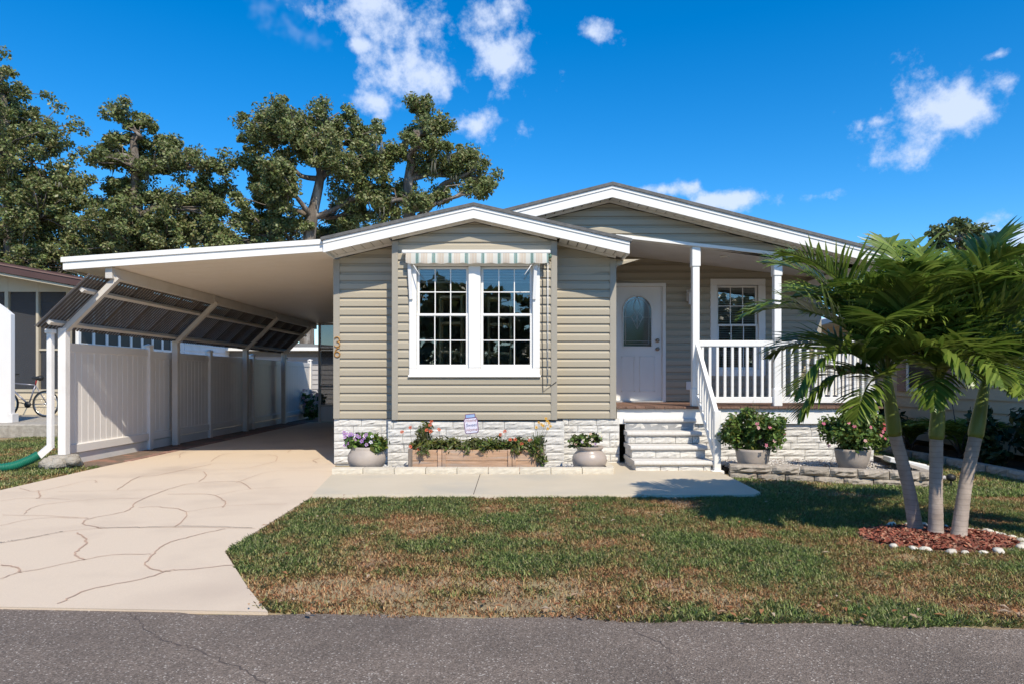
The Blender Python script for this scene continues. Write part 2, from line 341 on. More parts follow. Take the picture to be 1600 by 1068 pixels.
def road_cracks():
    o = MB()
    for pts in ([(-2.1, 3.7), (-1.75, 3.35), (-1.5, 3.2), (-1.1, 2.9), (-.9, 2.6)], [(.6, 3.5), (.75, 3.2), (.7, 2.9), (.95, 2.5)]):
        q = smooth(pts, 14); L = []
        for p in q:
            p = p + rng.normal(0, .009, 2); ww = .0035 * random.uniform(.4, 1.3); L += [(p[0] + ww, p[1] + ww, .0068), (p[0] - ww, p[1] - ww, .0068)]
        o.add(L, [(2 * i, 2 * i + 1, 2 * i + 3, 2 * i + 2) for i in range(len(q) - 1)])
    o.build('crack', M['crack'], road)
er = [(x, road_edge(x) + 0.05 * math.sin(x * 3.1) * math.sin(x * 1.3 + 1) + random.uniform(-0.012, 0.012)) for x in np.arange(-40, 40.01, 0.12)]
road = sheet('road', [(-40, -5)] + [(40, -5)] + er[::-1], 0.006, M['asphalt'])
DR = [(-1.34, 3.69), (-1.62, 4.12), (-2.13, 4.98), (-2.17, 7.26), (-2.38, 8.98), (-2.62, 9.97), (-2.62, 19.6), (-5.9, 19.6), (-5.88, 13.5), (-5.93, 9.7), (-5.86, 7.6), (-6.4, 5.2), (-7.4, 4.0)]
drive = sheet('driveway', DR, 0.018, M['drive'])
# edge of the driveway slab
mb = MB(); n_ = len(DR)
mb.add([(x, y, 0.017) for x, y in DR] + [(x, y, -0.02) for x, y in DR], [(i, i + n_, (i + 1) % n_ + n_, (i + 1) % n_) for i in range(n_)]); mb.build('slab_edge', M['drive'], drive)
road_cracks_later = True
def smooth(pts, k=6):
    out = []; n = len(pts)
    for i in range(n - 1):
        p0, p1, p2, p3 = [np.array(pts[max(0, min(n - 1, j))], float) for j in (i - 1, i, i + 1, i + 2)]
        for t in np.linspace(0, 1, k, endpoint=False):
            out.append(0.5 * ((2 * p1) + (-p0 + p2) * t + (2 * p0 - 5 * p1 + 4 * p2 - p3) * t * t + (-p0 + 3 * p1 - 3 * p2 + p3) * t ** 3))
    out.append(np.array(pts[-1], float)); return out
road_cracks()
JL = [  # traced in the photograph (pixels of the 1600 wide picture), laid on the slab
 ([(90, 948), (140, 925), (215, 910), (265, 895), (300, 893), (365, 886)], .022), ([(263, 897), (228, 888), (240, 868), (262, 852), (310, 838), (350, 829)], .024),
 ([(237, 869), (180, 870), (130, 878), (60, 893), (30, 898), (0, 908)], .018), ([(30, 898), (28, 890), (0, 886)], .03), ([(132, 878), (118, 868), (136, 850), (122, 835)], .03),
 ([(0, 851), (40, 845), (95, 834), (160, 828), (270, 826), (400, 828)], .014), ([(158, 828), (130, 820), (143, 812), (200, 800), (215, 785), (260, 767)], .024),
 ([(0, 824), (60, 812), (138, 812)], .016), ([(0, 807), (70, 808), (140, 812)], .014), ([(36, 806), (60, 792), (150, 782), (225, 780)], .016), ([(0, 785), (40, 780), (110, 782)], .014),
 ([(215, 795), (250, 794), (292, 802), (275, 825)], .022), ([(292, 802), (360, 792), (450, 789)], .014), ([(262, 774), (325, 774), (350, 784), (348, 795)], .024),
 ([(338, 775), (400, 765), (495, 762)], .014), ([(183, 767), (215, 747), (250, 743), (330, 726)], .022), ([(260, 767), (300, 757), (370, 754), (392, 766)], .02), ([(90, 770), (180, 768), (255, 766)], .013),
 ([(310, 754), (322, 745), (318, 738)], .026), ([(370, 755), (430, 737), (520, 738)], .014), ([(230, 734), (290, 736), (380, 733), (430, 722)], .013), ([(330, 725), (430, 724), (500, 722)], .013),
 ([(418, 711), (433, 714), (430, 722)], .024), ([(330, 722), (345, 712), (370, 708)], .02), ([(280, 716), (282, 710), (290, 707)], .022), ([(60, 768), (62, 778), (55, 781)], .03), ([(32, 764), (60, 769), (140, 752), (150, 756)], .015),
 ([(500, 717), (490, 720), (495, 724)], .03), ([(450, 708), (458, 700)], .02)]
mb = MB()
for pl, w in JL:
    pts = smooth([G(px, py)[:2] for px, py in pl], 7)
    for i in range(len(pts)): pts[i] = pts[i] + rng.normal(0, 0.006, 2)
    L = []; 
    for i, p in enumerate(pts):
        d = pts[min(i + 1, len(pts) - 1)] - pts[max(i - 1, 0)]; nn = np.array([-d[1], d[0]]); nn /= (np.linalg.norm(nn) + 1e-9); ww = w * (0.7 + 0.3 * random.random()) * 0.5
        ww *= .5; L += [(*(p + nn * ww), 0.0225), (*(p - nn * ww), 0.0225)]
    mb.add(L, [(2 * i, 2 * i + 1, 2 * i + 3, 2 * i + 2) for i in range(len(pts) - 1)])
mb.build('stained_joints', M['joint'], drive)
mb = MB()
for pl, w in [([(0, 851), (50, 843), (95, 834)], .012), ([(150, 827), (215, 827), (300, 825), (395, 828)], .008)]:
    pts = smooth([G(px, py)[:2] for px, py in pl], 12); L = []
    for i, p in enumerate(pts):
        p = p + rng.normal(0, 0.006, 2); L += [(p[0], p[1] + w / 2, 0.0255), (p[0], p[1] - w / 2, 0.0255)]
    mb.add(L, [(2 * i, 2 * i + 1, 2 * i + 3, 2 * i + 2) for i in range(len(pts) - 1)])
mb.build('expansion_crack', M['crack'], drive)
mb = MB(); WK = [(-2.16, 7.27), (2.45, 7.25), (2.62, 7.27), (2.74, 7.42), (2.79, 8.98), (2.79, 10.1), (1.3, 10.1), (1.3, 8.83), (-2.36, 8.83)]
nw = len(WK)
mb.add([(x, y, 0.045) for x, y in WK] + [(x * 1.0, y - (0.012 if y < 7.5 else 0), 0.0) for x, y in WK], [tuple(range(nw))] + [(i, i + nw, (i + 1) % nw + nw, (i + 1) % nw) for i in range(nw)])
walk = mb.build('front_walk', M['concrete']); walk['kind'] = 'structure'
MB().box(-0.42, -0.412, 7.262, 8.825, 0.044, 0.0465).build('control_joint', M['crack'], walk)
mb = MB(); mb.add([(-5.9, 9.75, 0.008), (-6.75, 9.75, 0.008), (-6.75, 22, 0.008), (-5.85, 22, 0.008)], [(0, 1, 2, 3)]); strip = mb.build('dirt_strip', M['dirt']); strip['kind'] = 'structure'
for k in range(34):
    y = 10.4 + k * 0.27; 
    bbox('paver', M['paver'], strip, -6.02 + random.uniform(-.02, .02), -5.89, y, y + 0.25, 0.0, 0.022 + random.uniform(0, .012), b=0.005)
# ------------------------------------------------------------------ rock faced blocks
def rock_variants(k, amp, depth):
    out = []
    for q in range(k):
        nx, nz = 6, 4; v = []; f = []
        for j in range(nz + 1):
            for i in range(nx + 1):
                e = (i in (0, nx)) or (j in (0, nz)); y = 0.0 if e else -abs(random.gauss(amp, amp * 0.6)) - amp * 0.5
                v.append((i / nx + (0 if i in (0, nx) else random.uniform(-.04, .04)), y, j / nz + (0 if j in (0, nz) else random.uniform(-.05, .05))))
        for j in range(nz):
            for i in range(nx):
                a = j * (nx + 1) + i; f.append((a, a + 1, a + nx + 2, a + nx + 1))
        b = len(v); v += [(0, depth, 0), (1, depth, 0), (1, depth, 1), (0, depth, 1)]
        c = [0, nx, (nz + 1) * (nx + 1) - 1, nz * (nx + 1)]
        f += [(c[0], b, b + 1, c[1]), (c[1], b + 1, b + 2, c[2]), (c[2], b + 2, b + 3, c[3]), (c[3], b + 3, b, c[0])]
        me = bpy.data.meshes.new('block'); me.from_pydata(v, [], f); out.append(me)
    return out
RB = rock_variants(8, 0.007, 0.05)
for me in RB: me.materials.append(M['brick'])
RS = rock_variants(6, 0.016, 0.12)
for me in RS: me.materials.append(M['stone'])
RK = rock_variants(6, 0.004, 0.16)
for me in RK: me.materials.append(M['kerb'])
def courses(parent, a, b, z0, z1, ch, bl, gap=0.007, axis='x', fixed=0.0, variants=RB, name='brick', flip=False):
    """blocks laid in courses from a to b along axis; facing -y (axis x) or -x / +x (axis y)"""
    z = z1; row = 0
    while z > z0 + 0.02:
        h = min(ch, z - z0); off = (row % 2) * bl * 0.5 + random.uniform(-.06, .06) + bl * 0.12; x = a
        first = True
        while x < b - 0.03:
            ln = (off if first and off > 0.08 else bl * random.choice((1, 1, 1, 0.72)))
            first = False; e = min(x + ln, b)
            if b - e < 0.07: e = b
            me = random.choice(variants); sx = e - x - gap; sz = h - gap
            if axis == 'x': shared(name, me, parent, (x + gap / 2, fixed, z - h + gap / 2), (0, 0, 0), (sx, 1, sz))
            elif not flip: shared(name, me, parent, (fixed, e - gap / 2, z - h + gap / 2), (0, 0, R(-90)), (sx, 1, sz))
            else: shared(name, me, parent, (fixed, x + gap / 2, z - h + gap / 2), (0, 0, R(90)), (sx, 1, sz))
            x = e
        z -= h; row += 1
# ------------------------------------------------------------------ the house
YW = 9.97; YC = 9.66; YP = 11.80      # side sections and gable wall, window box, porch back wall
XL, XR = -2.64, 5.42; BX1 = 1.538     # house left / right, bay right corner
WX0, WX1 = -1.72, 0.644               # window box
FL = 0.88; SK = 0.70
house = thing('mobile_home', (1.4, 12, 0), 'sage beige vinyl sided home with white gables, skirted in white rock blocks', 'house')
LAP = 0.127
def boards(parent, yf, zb, zt, xlo, xhi, holes=(), m='siding', name='siding_board', lap=LAP):
    """lapped boards facing -y; xlo(z), xhi(z) give the ends of the wall at height z; holes: (x0,x1,z0,z1)"""
    k = 0
    while zb + k * lap < zt - 0.005:
        a = zb + k * lap; b_ = min(a + lap, zt)
        segs = [(xlo, xhi)]
        for hx0, hx1, hz0, hz1 in holes:
            if a < hz1 - 0.02 and b_ > hz0 + 0.02:
                segs = [(xlo, lambda z, h=hx0: h), (lambda z, h=hx1: h, xhi)]
        for lo, hi in segs:
            prof = [(-0.001, a + .006), (-0.023, a), (-0.0235, a + lap * 0.6), (-0.006, a + lap * 0.78), (-0.002, a + lap)]
            prof = [(y, min(z, b_)) for y, z in prof] + [(0.0, b_)]
            if hi(a) - lo(a) < 0.02: continue
            vs = []
            for side in (lo, hi):
                other = hi if side is lo else lo
                for y, z in prof:
                    x = side(z)
                    if hi(z) < lo(z): x = (lo(z) + hi(z)) / 2
                    vs.append((x, yf + y, z))
            n = len(prof); fs = [(i, i + n, i + 1 + n, i + 1) for i in range(n - 1)] + [tuple(range(n)), tuple(range(2 * n - 1, n - 1, -1))]
            o = MB(); o.add(vs, [f[::-1] for f in fs]); o.build(name, M[m], parent)
        k += 1
cst = lambda v: (lambda z: v)
# bay roof: peak and slopes
BPX, BPZ, BSL = -0.54, 3.757, 0.228; BF = 9.45; BE0, BE1 = -2.655, 1.655
MPX, MPZ, MSL = 1.446, 4.11, 0.25; MF = 9.67; ME0, ME1 = -2.66, 5.53
def bz(x): return BPZ - BSL * abs(x - BPX)
def mz(x): return MPZ - MSL * abs(x - MPX)
FD = 0.215      # roof top to fascia bottom
def inv_b(side, z, top=0.23):   # x where wall top meets z
    return BPX + side * max(0.0, (BPZ - top - z) / BSL)
def blo(x): return lambda z: max(x, inv_b(-1, z))
def bhi(x): return lambda z: min(x, inv_b(1, z))
win = (-1.44, 0.365, 1.36, 2.95)
wl = MB(); T = 0.23
# backing walls (10 cm), with the window opening in the box front
wl.prism([(XL, SK), (WX0, SK), (WX0, bz(WX0) - T), (XL, bz(XL) - T)], YW + 0.002, YW + 0.1)
wl.prism([(WX1, SK), (BX1, SK), (BX1, bz(BX1) - T), (WX1, bz(WX1) - T)], YW + 0.002, YW + 0.1)
wl.box(WX0, win[0], YC + 0.002, YC + 0.1, SK, win[3]); wl.box(win[1], WX1, YC + 0.002, YC + 0.1, SK, win[3]); wl.box(win[0], win[1], YC + 0.002, YC + 0.1, SK, win[2])
wl.prism([(WX0, win[3]), (WX1, win[3]), (WX1, bz(WX1) - T), (BPX, BPZ - T), (WX0, bz(WX0) - T)], YC + 0.002, YC + 0.1)
wl.box(WX0, WX0 + 0.08, YC + 0.1, YW + 0.05, SK, bz(WX0) - T); wl.box(WX1 - 0.08, WX1, YC + 0.1, YW + 0.05, SK, bz(WX1) - T)
bay = wl.build('bay_wall', M['trim'], house)
zb = SK + 0.005
boards(bay, YW, zb, 3.35, lambda z: XL + 0.085, lambda z: min(WX0, 99) if z < bz(XL) - T else WX0, m='siding') if False else None
boards(bay, YW, zb, bz(WX0) - T, lambda z: max(XL + 0.09, inv_b(-1, z)), cst(WX0 - 0.0))
boards(bay, YW, zb, bz(WX1) - T, cst(WX1 + 0.0), lambda z: min(BX1 - 0.09, inv_b(1, z)))
boards(bay, YC, zb, BPZ - T, lambda z: max(WX0 + 0.085, inv_b(-1, z)), lambda z: min(WX1 - 0.085, inv_b(1, z)), [win])
for x0, x1, y, t in ((XL - 0.005, XL + 0.09, YW, bz(XL) - T), (BX1 - 0.09, BX1 + 0.005, YW, bz(BX1) - T), (WX0 - 0.004, WX0 + 0.085, YC, bz(WX0) - T), (WX1 - 0.085, WX1 + 0.004, YC, bz(WX1) - T)):
    bbox('corner_trim', M['trim'], bay, x0, x1, y - 0.03, y + (0.09 if y == YW else 0.3), SK, t, b=0.004)
# side, back and inner walls of the body
sw = MB()
sw.prism([(YW + 0.1, SK), (26, SK), (26, mz(XL) - 0.2), (YW + 0.1, mz(XL) - 0.2)], XL, XL + 0.1, 'x')
sw.prism([(YP, FL - 0.2), (26, FL - 0.2), (26, mz(XR) - 0.2), (YP, mz(XR) - 0.2)], XR - 0.1, XR, 'x')
sw.prism([(XL + .1, 0), (XR - .1, 0), (XR - .1, mz(XR) - .2), (MPX, MPZ - .2), (XL + .1, mz(XL) - .2)], 25.9, 26)
sw.box(BX1 - 0.1, BX1, YW + 0.1, YP + 0.1, SK, 3.35)
sw.build('outer_wall', M['siding'], house)
rm = MB(); rm.box(XL + 0.1, BX1 - 0.1, YW + 0.1, 13.4, 0.62, 0.70); rm.box(WX0 + .08, WX1 - .08, YC + .1, YW + .1, 0.62, 0.70); rm.box(XL + 0.11, BX1 - 0.11, 13.4, 13.5, 0.62, 3.3); rm.box(XL + .1, BX1 - .1, YW + .1, 13.4, 3.02, 3.06); rm.box(WX0 + .08, WX1 - .08, YC + .1, YW + .1, 3.02, 3.06); rm.box(BX1, XR - .1, 14.4, 14.5, .6, 3.2); rm.box(BX1, XR - .1, YP + .1, 14.4, .6, .7); rm.box(BX1, XR - .1, YP + .1, 14.4, 3.02, 3.06)
rm.build('room', M['room'], house)
# porch back wall with door and window openings
door_x = (1.79, 2.64); PW = (3.56, 4.36, 1.42, 2.95)
pwt = lambda x: 3.42 - 0.115 * (x - 2.08)
pw = MB()
pw.box(BX1, door_x[0], YP + 0.002, YP + 0.1, FL - 0.1, 3.48); pw.prism([(door_x[0], 2.92), (door_x[1], 2.92), (door_x[1], pwt(2.6) + .1), (door_x[0], 3.48)], YP + .002, YP + .1)
pw.box(door_x[1], PW[0], YP + 0.002, YP + 0.1, FL - 0.1, 3.3); pw.box(PW[0], PW[1], YP + 0.002, YP + 0.1, FL - 0.1, PW[2]); pw.box(PW[0], PW[1], YP + 0.002, YP + 0.1, PW[3], 3.2); pw.box(PW[1], XR, YP + 0.002, YP + 0.1, FL - 0.1, 3.15)
porchw = pw.build('porch_wall', M['trim'], house)
boards(porchw, YP, FL + 0.02, 3.52, cst(BX1), lambda z: min(door_x[0], 2.08 + (3.56 - z) / 0.115))
boards(porchw, YP, FL + 0.02, 3.52, lambda z: door_x[1] if z < 2.95 else door_x[0], lambda z: min(XR - 0.08, 2.08 + (3.53 - z) / 0.115), [PW])
bbox('corner_trim', M['trim'], porchw, XR - 0.085, XR + 0.006, YP - 0.022, YP + 0.08, FL - 0.1, 3.12, b=0.004)
# gable over the porch
HB = lambda x: 3.335 - 0.112 * (x - 1.9)     # header bottom
gb = MB(); gb.prism([(BX1, HB(BX1) + .03), (XR - 0.02, HB(XR - .02) + .03), (XR - .02, mz(XR) - T), (MPX, MPZ - T), (-0.1, mz(-0.1) - T), (-0.1, 3.4)], YW + 0.012, YW + 0.1)
gable = gb.build('gable_wall', M['trim'], house)
boards(gable, YW + 0.01, 2.92, MPZ - T, lambda z: max(-0.3, MPX - (MPZ - T - z) / MSL, (BX1 + (3.45 - z) / 0.235) if z < 3.8 else -9, (1.9 + (3.36 - z) / 0.112) if False else -9), lambda z: min(MPX + (MPZ - T - z) / MSL, 1.9 + (3.335 - z + 10) / 0.112), m='siding') if False else None
def gable_boards():
    z = HB(5.3); z = 2.80
    while z < MPZ - T:
        a = z; b_ = min(z + LAP, MPZ - T)
        def lo(q): return max(-0.2, MPX - (MPZ - T - q) / MSL, 1.9 - (q - 3.335 - 0.0) / 0.112 if q < 3.335 + 0.04 else -9)
        def hi(q): return min(XR - 0.03, MPX + (MPZ - T - q) / MSL)
        prof = [(-0.001, a + .006), (-0.023, a), (-0.0235, a + LAP * 0.6), (-0.006, a + LAP * 0.78), (-0.002, a + LAP)]
        prof = [(y, min(q, b_)) for y, q in prof]
        # clip by the sloping header: raise the lower edge where needed
        xs = np.linspace(max(-0.2, MPX - (MPZ - T - a) / MSL), min(XR - 0.03, MPX + (MPZ - T - a) / MSL), 14)
        vs = []; keep = []
        for x in xs:
            zt = mz(x) - T; zl = HB(x) + 0.02 if x > 1.5 else -9
            keep.append(b_ > zl + 0.004 and a < zt)
            for y, q in prof: vs.append((x, YW + 0.01 + y, min(max(q, min(zl, b_)), max(zt, a))))
        n = len(prof); fs = []
        for i in range(len(xs)):
            if i < len(xs) - 1 and (keep[i] or keep[i + 1]):
                for j in range(n - 1): fs.append((i * n + j, (i + 1) * n + j, (i + 1) * n + j + 1, i * n + j + 1))
            elif fs: o = MB(); k0 = min(f[0] for f in fs) // n; k1 = max(f[1] for f in fs) // n; o.add(vs[k0 * n:(k1 + 1) * n], [tuple(q - k0 * n for q in f) for f in fs]); o.build('siding_board', M['siding'], gable); fs = []
        z += LAP
gable_boards()
# roofs: shingle slab, fascia, soffit panels
def gable_roof(nm, px, pz, sl, e0, e1, yf, yb, ywall, wallside):
    mb = MB(); t = 0.045
    mb.prism([(e0 - 0.03, pz - sl * (px - e0 + 0.03)), (px, pz), (e1 + 0.03, pz - sl * (e1 + 0.03 - px)), (e1 + .03, pz - sl * (e1 + .03 - px) - t), (px, pz - t), (e0 - .03, pz - sl * (px - e0 + .03) - t)], yf - 0.03, yb)
    roof = mb.build(nm, M['shingle'], house)
    for s, e in ((-1, e0), (1, e1)):
        ze = pz - sl * abs(e - px)
        m2 = MB(); m2.prism([(px, pz - t - 0.003), (e, ze - t - 0.003), (e, ze - FD), (px, pz - FD)], yf, yf + 0.03); m2.build('fascia', M['white'], roof)
        m3 = MB(); m3.prism([(px, pz - t - 0.002), (e, ze - t - 0.002), (e, ze - t - 0.045), (px, pz - t - 0.045)], yf - 0.012, yf - 0.001); m3.build('drip_edge', M['white'], roof)
        # eave end board along the side
        m4 = MB(); xa, xb = sorted((e, e - s * 0.025)); m4.box(xa, xb, yf + 0.031, yb, ze - FD, ze - t - 0.004); m4.build('eave_board', M['white'], roof)
        # soffit panels
        w = 0.135; x = px; L = abs(e - px) - 0.03; k = int(L / w)
        for i in range(k + 1):
            a = px + s * i * w; b_ = px + s * min((i + 1) * w, L)
            if abs(b_ - a) < 0.01: continue
            g = 0.014 * s
            za = pz - sl * abs(a - px) - FD + 0.03; zb_ = pz - sl * abs(b_ - px) - FD + 0.03
            m5 = MB(); q = [(a + g, za), (b_ - g * 0, zb_), (b_, zb_ + 0.012), (a + g, za + 0.012)]
            m5.prism(q if s > 0 else q[::-1], yf + 0.031, ywall(0.5 * (a + b_)) + 0.02); m5.build('soffit_panel', M['soffit'], roof)
        m6 = MB(); m6.prism([(px, pz - FD + .06), (e - s * .03, ze - FD + .06), (e - s * .03, ze - FD + .05), (px, pz - FD + .05)], yf + .032, ywall(px) + 0.02); m6.build('soffit_backing', M['dark'], roof)
    return roof
bayroof = gable_roof('bay_roof', BPX, BPZ, BSL, BE0, BE1, BF, 11.6, lambda x: (YC if WX0 < x < WX1 else YW), 0)
mainroof = gable_roof('main_roof', MPX, MPZ, MSL, -0.30, ME1, MF, 26.3, lambda x: YW + 0.01, 0)
MB().prism([(ME0, mz(ME0)), (-.3, mz(-.3)), (-.3, mz(-.3) - .045), (ME0, mz(ME0) - .045)], 11.5, 26.3).build('rear_slope', M['shingle'], mainroof)
MB().prism([(ME0, mz(ME0) - .05), (-.3, mz(-.3) - .05), (-.3, mz(-.3) - .5), (ME0, mz(ME0) - .3)], 11.52, 11.6).build('rear_slope_infill', M['siding'], mainroof)
for px_, pz_, sl_, nm, y, lims in ((BPX, BPZ, BSL, 'bay', YC - 0.022, (WX0, WX1)), ):
    pass
# small frieze trims under the soffits
def frieze(par, px, pz, sl, x0, x1, y):
    for s in (-1, 1):
        e = x0 if s < 0 else x1
        a = px if (x0 < px < x1) else (x0 if s > 0 else x1)
        if (s < 0 and px < x0) or (s > 0 and px > x1): continue
        za = pz - sl * abs(a - px) - FD + 0.03; ze = pz - sl * abs(e - px) - FD + 0.03
        m_ = MB(); q = [(a, za), (e, ze), (e, ze - 0.035), (a, za - 0.035)]; m_.prism(q, y - 0.024, y - 0.001); m_.build('frieze_trim', M['soffit'], par)
frieze(bayroof, BPX, BPZ, BSL, WX0, WX1, YC - 0.015); frieze(bayroof, BPX, BPZ, BSL, XL, WX0, YW - 0.015); frieze(bayroof, BPX, BPZ, BSL, WX1, BX1, YW - 0.015)
frieze(mainroof, MPX, MPZ, MSL, -0.1, XR, YW - 0.005)
MB().tube([(MPX - .28, 10.6, MPZ - .03), (MPX + .3, 10.6, MPZ - .03)], 0.09, 8).build('ridge_vent', M['black'], mainroof)
# gutter end on the right eave
mb = MB(); ze = mz(ME1); mb.prism([(ME1 + .005, ze - .055), (ME1 + .13, ze - .05), (ME1 + .10, ze - .15), (ME1 + .005, ze - .16)], MF + 0.02, 26); mb.build('gutter', M['white'], mainroof)
# porch header, ceiling, side header
mb = MB(); n_ = [(BX1 - .0, HB(BX1)), (XR, HB(XR))]
mb.prism([(BX1, HB(BX1) + .045), (XR, HB(XR) + .045), (XR, HB(XR)), (BX1, HB(BX1))], YW - 0.03, YW + 0.12); mb.build('porch_header', M['white'], house)
mb = MB(); c0, c1 = HB(BX1) + .02, HB(XR) + .02; k0, k1 = pwt(BX1), pwt(XR)
mb.add([(BX1, YW + .1, c0), (XR, YW + .1, c1), (XR, YP, k1), (BX1, YP, k0), (BX1, YW + .1, c0 + .02), (XR, YW + .1, c1 + .02), (XR, YP, k1 + .02), (BX1, YP, k0 + .02)], [(0, 3, 2, 1), (4, 5, 6, 7), (0, 1, 5, 4), (2, 3, 7, 6), (1, 2, 6, 5)])
ceil_o = mb.build('porch_ceiling', M['white2'], house)
mb = MB(); mb.lathe([(0.07, 0), (0.075, 0.02)], (3.35, 10.6, HB(3.35) + 0.02)); mb.build('ceiling_light', M['white'], ceil_o)
MB().bbox(XR - 0.24, XR + 0.06, YW + .125, YP + 0.3, HB(XR) - 0.115, HB(XR) + .05).build('side_header', M['white'], house)
# ---- skirting in rock faced blocks
sk = MB(); D_ = 0.012
sk.box(XL, WX0, YW + .02, YW + .08, 0, SK); sk.box(WX1, BX1 + 0.05, YW + .02, YW + .08, 0, SK); sk.box(WX0 - .06, WX1 + .1, YC + .02, YC + .08, 0, SK - 0.02); sk.box(XL + .012, XL + .06, YW + .08, 26, 0, SK)
sk.box(2.7, XR - 0.02, YW + .09, YW + .14, 0, 0.62)
skirt = sk.build('skirting', M['mortar'], house)
courses(skirt, XL - 0.005, WX0 - .06, 0.02, SK, 0.112, 0.41, fixed=YW + 0.008)
courses(skirt, WX1 + .1, BX1 + 0.06, 0.02, SK, 0.106, 0.41, fixed=YW + 0.008)
courses(skirt, WX0 - .07, WX1 + .11, 0.02, SK - 0.02, 0.112, 0.43, fixed=YC + 0.008)
courses(skirt, 2.7, XR - 0.01, 0.02, 0.625, 0.098, 0.42, fixed=YW + 0.075)
# ---- window builder
def muntins(par, x0, x1, z0, z1, y, nx, nz, m='white', w=0.014):
    for i in range(1, nx): x = x0 + (x1 - x0) * i / nx; box('muntin', M[m], par, x - w / 2, x + w / 2, y, y + 0.012, z0, z1)
    for j in range(1, nz): z = z0 + (z1 - z0) * j / nz; box('muntin', M[m], par, x0, x1, y - 0.002, y + 0.01, z - w / 2, z + w / 2)
def sash(par, x0, x1, z0, z1, y, fw=0.035, mm='white', dn=0):
    fr = MB(); fr.bbox(x0, x1, y, y + .04, z1 - fw, z1, b=.004); fr.bbox(x0, x1, y, y + .04, z0, z0 + fw + dn, b=.004); fr.bbox(x0, x0 + fw, y + .001, y + .039, z0 + fw + dn, z1 - fw, b=.003); fr.bbox(x1 - fw, x1, y + .001, y + .039, z0 + fw + dn, z1 - fw, b=.003)
    s_ = fr.build('sash', M[mm], par)
    box('pane', M['darkglass'], s_, x0 + fw, x1 - fw, y + .02, y + .024, z0 + fw + dn, z1 - fw)
    muntins(s_, x0 + fw, x1 - fw, z0 + fw + dn, z1 - fw, y + 0.006, 3, 2); return s_
w = MB(); wx0, wx1, wz0, wz1 = -1.475, 0.40, 1.325, 2.985; y0 = YC - 0.045
w.bbox(wx0, wx1, y0, YC + .03, wz0, wz0 + .115, b=.008); w.bbox(wx0, wx1, y0, YC + .03, wz1 - .085, wz1, b=.008); w.bbox(wx0, wx0 + .105, y0 + .001, YC + .03, wz0 + .115, wz1 - .085, b=.008); w.bbox(wx1 - .105, wx1, y0 + .001, YC + .03, wz0 + .115, wz1 - .085, b=.008)
w.bbox(-.625, -.45, y0 + .002, YC + .03, wz0 + .115, wz1 - .085, b=.01); w.bbox(wx0 - .012, wx1 + .012, y0 - .012, YC + .01, wz0 - .012, wz0 + .02, b=.004)
fw_ = w.build('front_window', M['white'], bay)
zm = 2.19
for x0, x1 in ((wx0 + .105, -.625), (-.45, wx1 - .105)):
    sash(fw_, x0 + .002, x1 - .002, zm - 0.02, wz1 - .087, YC + .035)
    sash(fw_, x0 + .002, x1 - .002, wz0 + .117, zm + .03, YC - .01, dn=0.015)
def blind_strip(par, x0, x1, z0, z1, y, m='blind'):
    b_ = MB(); z = z1
    while z > z0:
        b_.add([(x0, y, z), (x1, y, z), (x1, y + .032, z - .022), (x0, y + .032, z - .022)], [(0, 1, 2, 3)]); z -= 0.04
    return b_.build('blind', M[m], par)
blind_strip(fw_, wx0 + .12, wx1 - .12, 2.68, 2.9, YC + .13)
# bamboo shelves in the room
def etagere(x0, x1, y, zt, label):
    t = thing('bamboo_shelf', ((x0 + x1) / 2, y, 0.62), label, 'shelf')
    for x in (x0, x1):
        for yy in (y, y + .3): MB().tube([(x, yy, 0.62), (x, yy, zt)], .019, 6).build('post', M['bamboo'], t)
    for z in (zt - .02, zt - .41, zt - .83, zt - 1.25, zt - 1.62):
        MB().bbox(x0, x1, y, y + .3, z - .02, z + .02, b=.003).build('shelf', M['bamboo'], t)
etagere(-1.07, -.75, 10.0, 2.52, 'bamboo shelf behind the left pair of window sashes'); etagere(-.35, -.02, 10.0, 2.5, 'bamboo shelf behind the right pair of window sashes')
# porch window
w = MB(); x0, x1, z0, z1 = 3.475, 4.44, 1.335, 3.03; y0 = YP - .04
w.bbox(x0, x1, y0, YP + .03, z0, z0 + .12, b=.008); w.bbox(x0, x1, y0, YP + .03, z1 - .11, z1, b=.008); w.bbox(x0, x0 + .12, y0 + .001, YP + .03, z0 + .12, z1 - .11, b=.008); w.bbox(x1 - .12, x1, y0 + .001, YP + .03, z0 + .12, z1 - .11, b=.008)
pwin = w.build('porch_window', M['white'], porchw)
sash(pwin, x0 + .122, x1 - .122, 2.2, z1 - .112, YP + .035); sash(pwin, x0 + .122, x1 - .122, z0 + .122, 2.24, YP - .005)
blind_strip(pwin, x0 + .12, x1 - .12, 1.5, 2.9, YP + .085)
# door
dz0, dz1 = FL + 0.03, 2.895
d = MB(); d.bbox(door_x[0] - .06, door_x[1] + .055, YP - .035, YP + .05, dz1, dz1 + .06, b=.005); d.bbox(door_x[1] - .005, door_x[1] + .055, YP - .034, YP + .05, FL, dz1, b=.005); d.bbox(door_x[0] - .06, door_x[0] + .005, YP - .034, YP + .05, FL, dz1, b=.005)
dframe = d.build('door_frame', M['white'], porchw)
gx0, gx1, gz0, gz1 = 1.945, 2.455, 1.845, 2.735; gr_ = (gx1 - gx0) / 2; gcx = (gx0 + gx1) / 2; gcz = gz1 - gr_
arch = [(gx0, gz0), (gx1, gz0)] + [(gcx + gr_ * math.cos(a), gcz + gr_ * math.sin(a)) for a in np.linspace(0, math.pi, 25)]
d = MB(); xa, xb = door_x[0] + .006, door_x[1] - .006; yd = YP + .01
ring = [(xa, dz0), (xb, dz0)] + [(xb, gcz)] + [(xb if t < .5 else xa, dz1) for t in (0.2, 0.8)] + [(xa, gcz)]
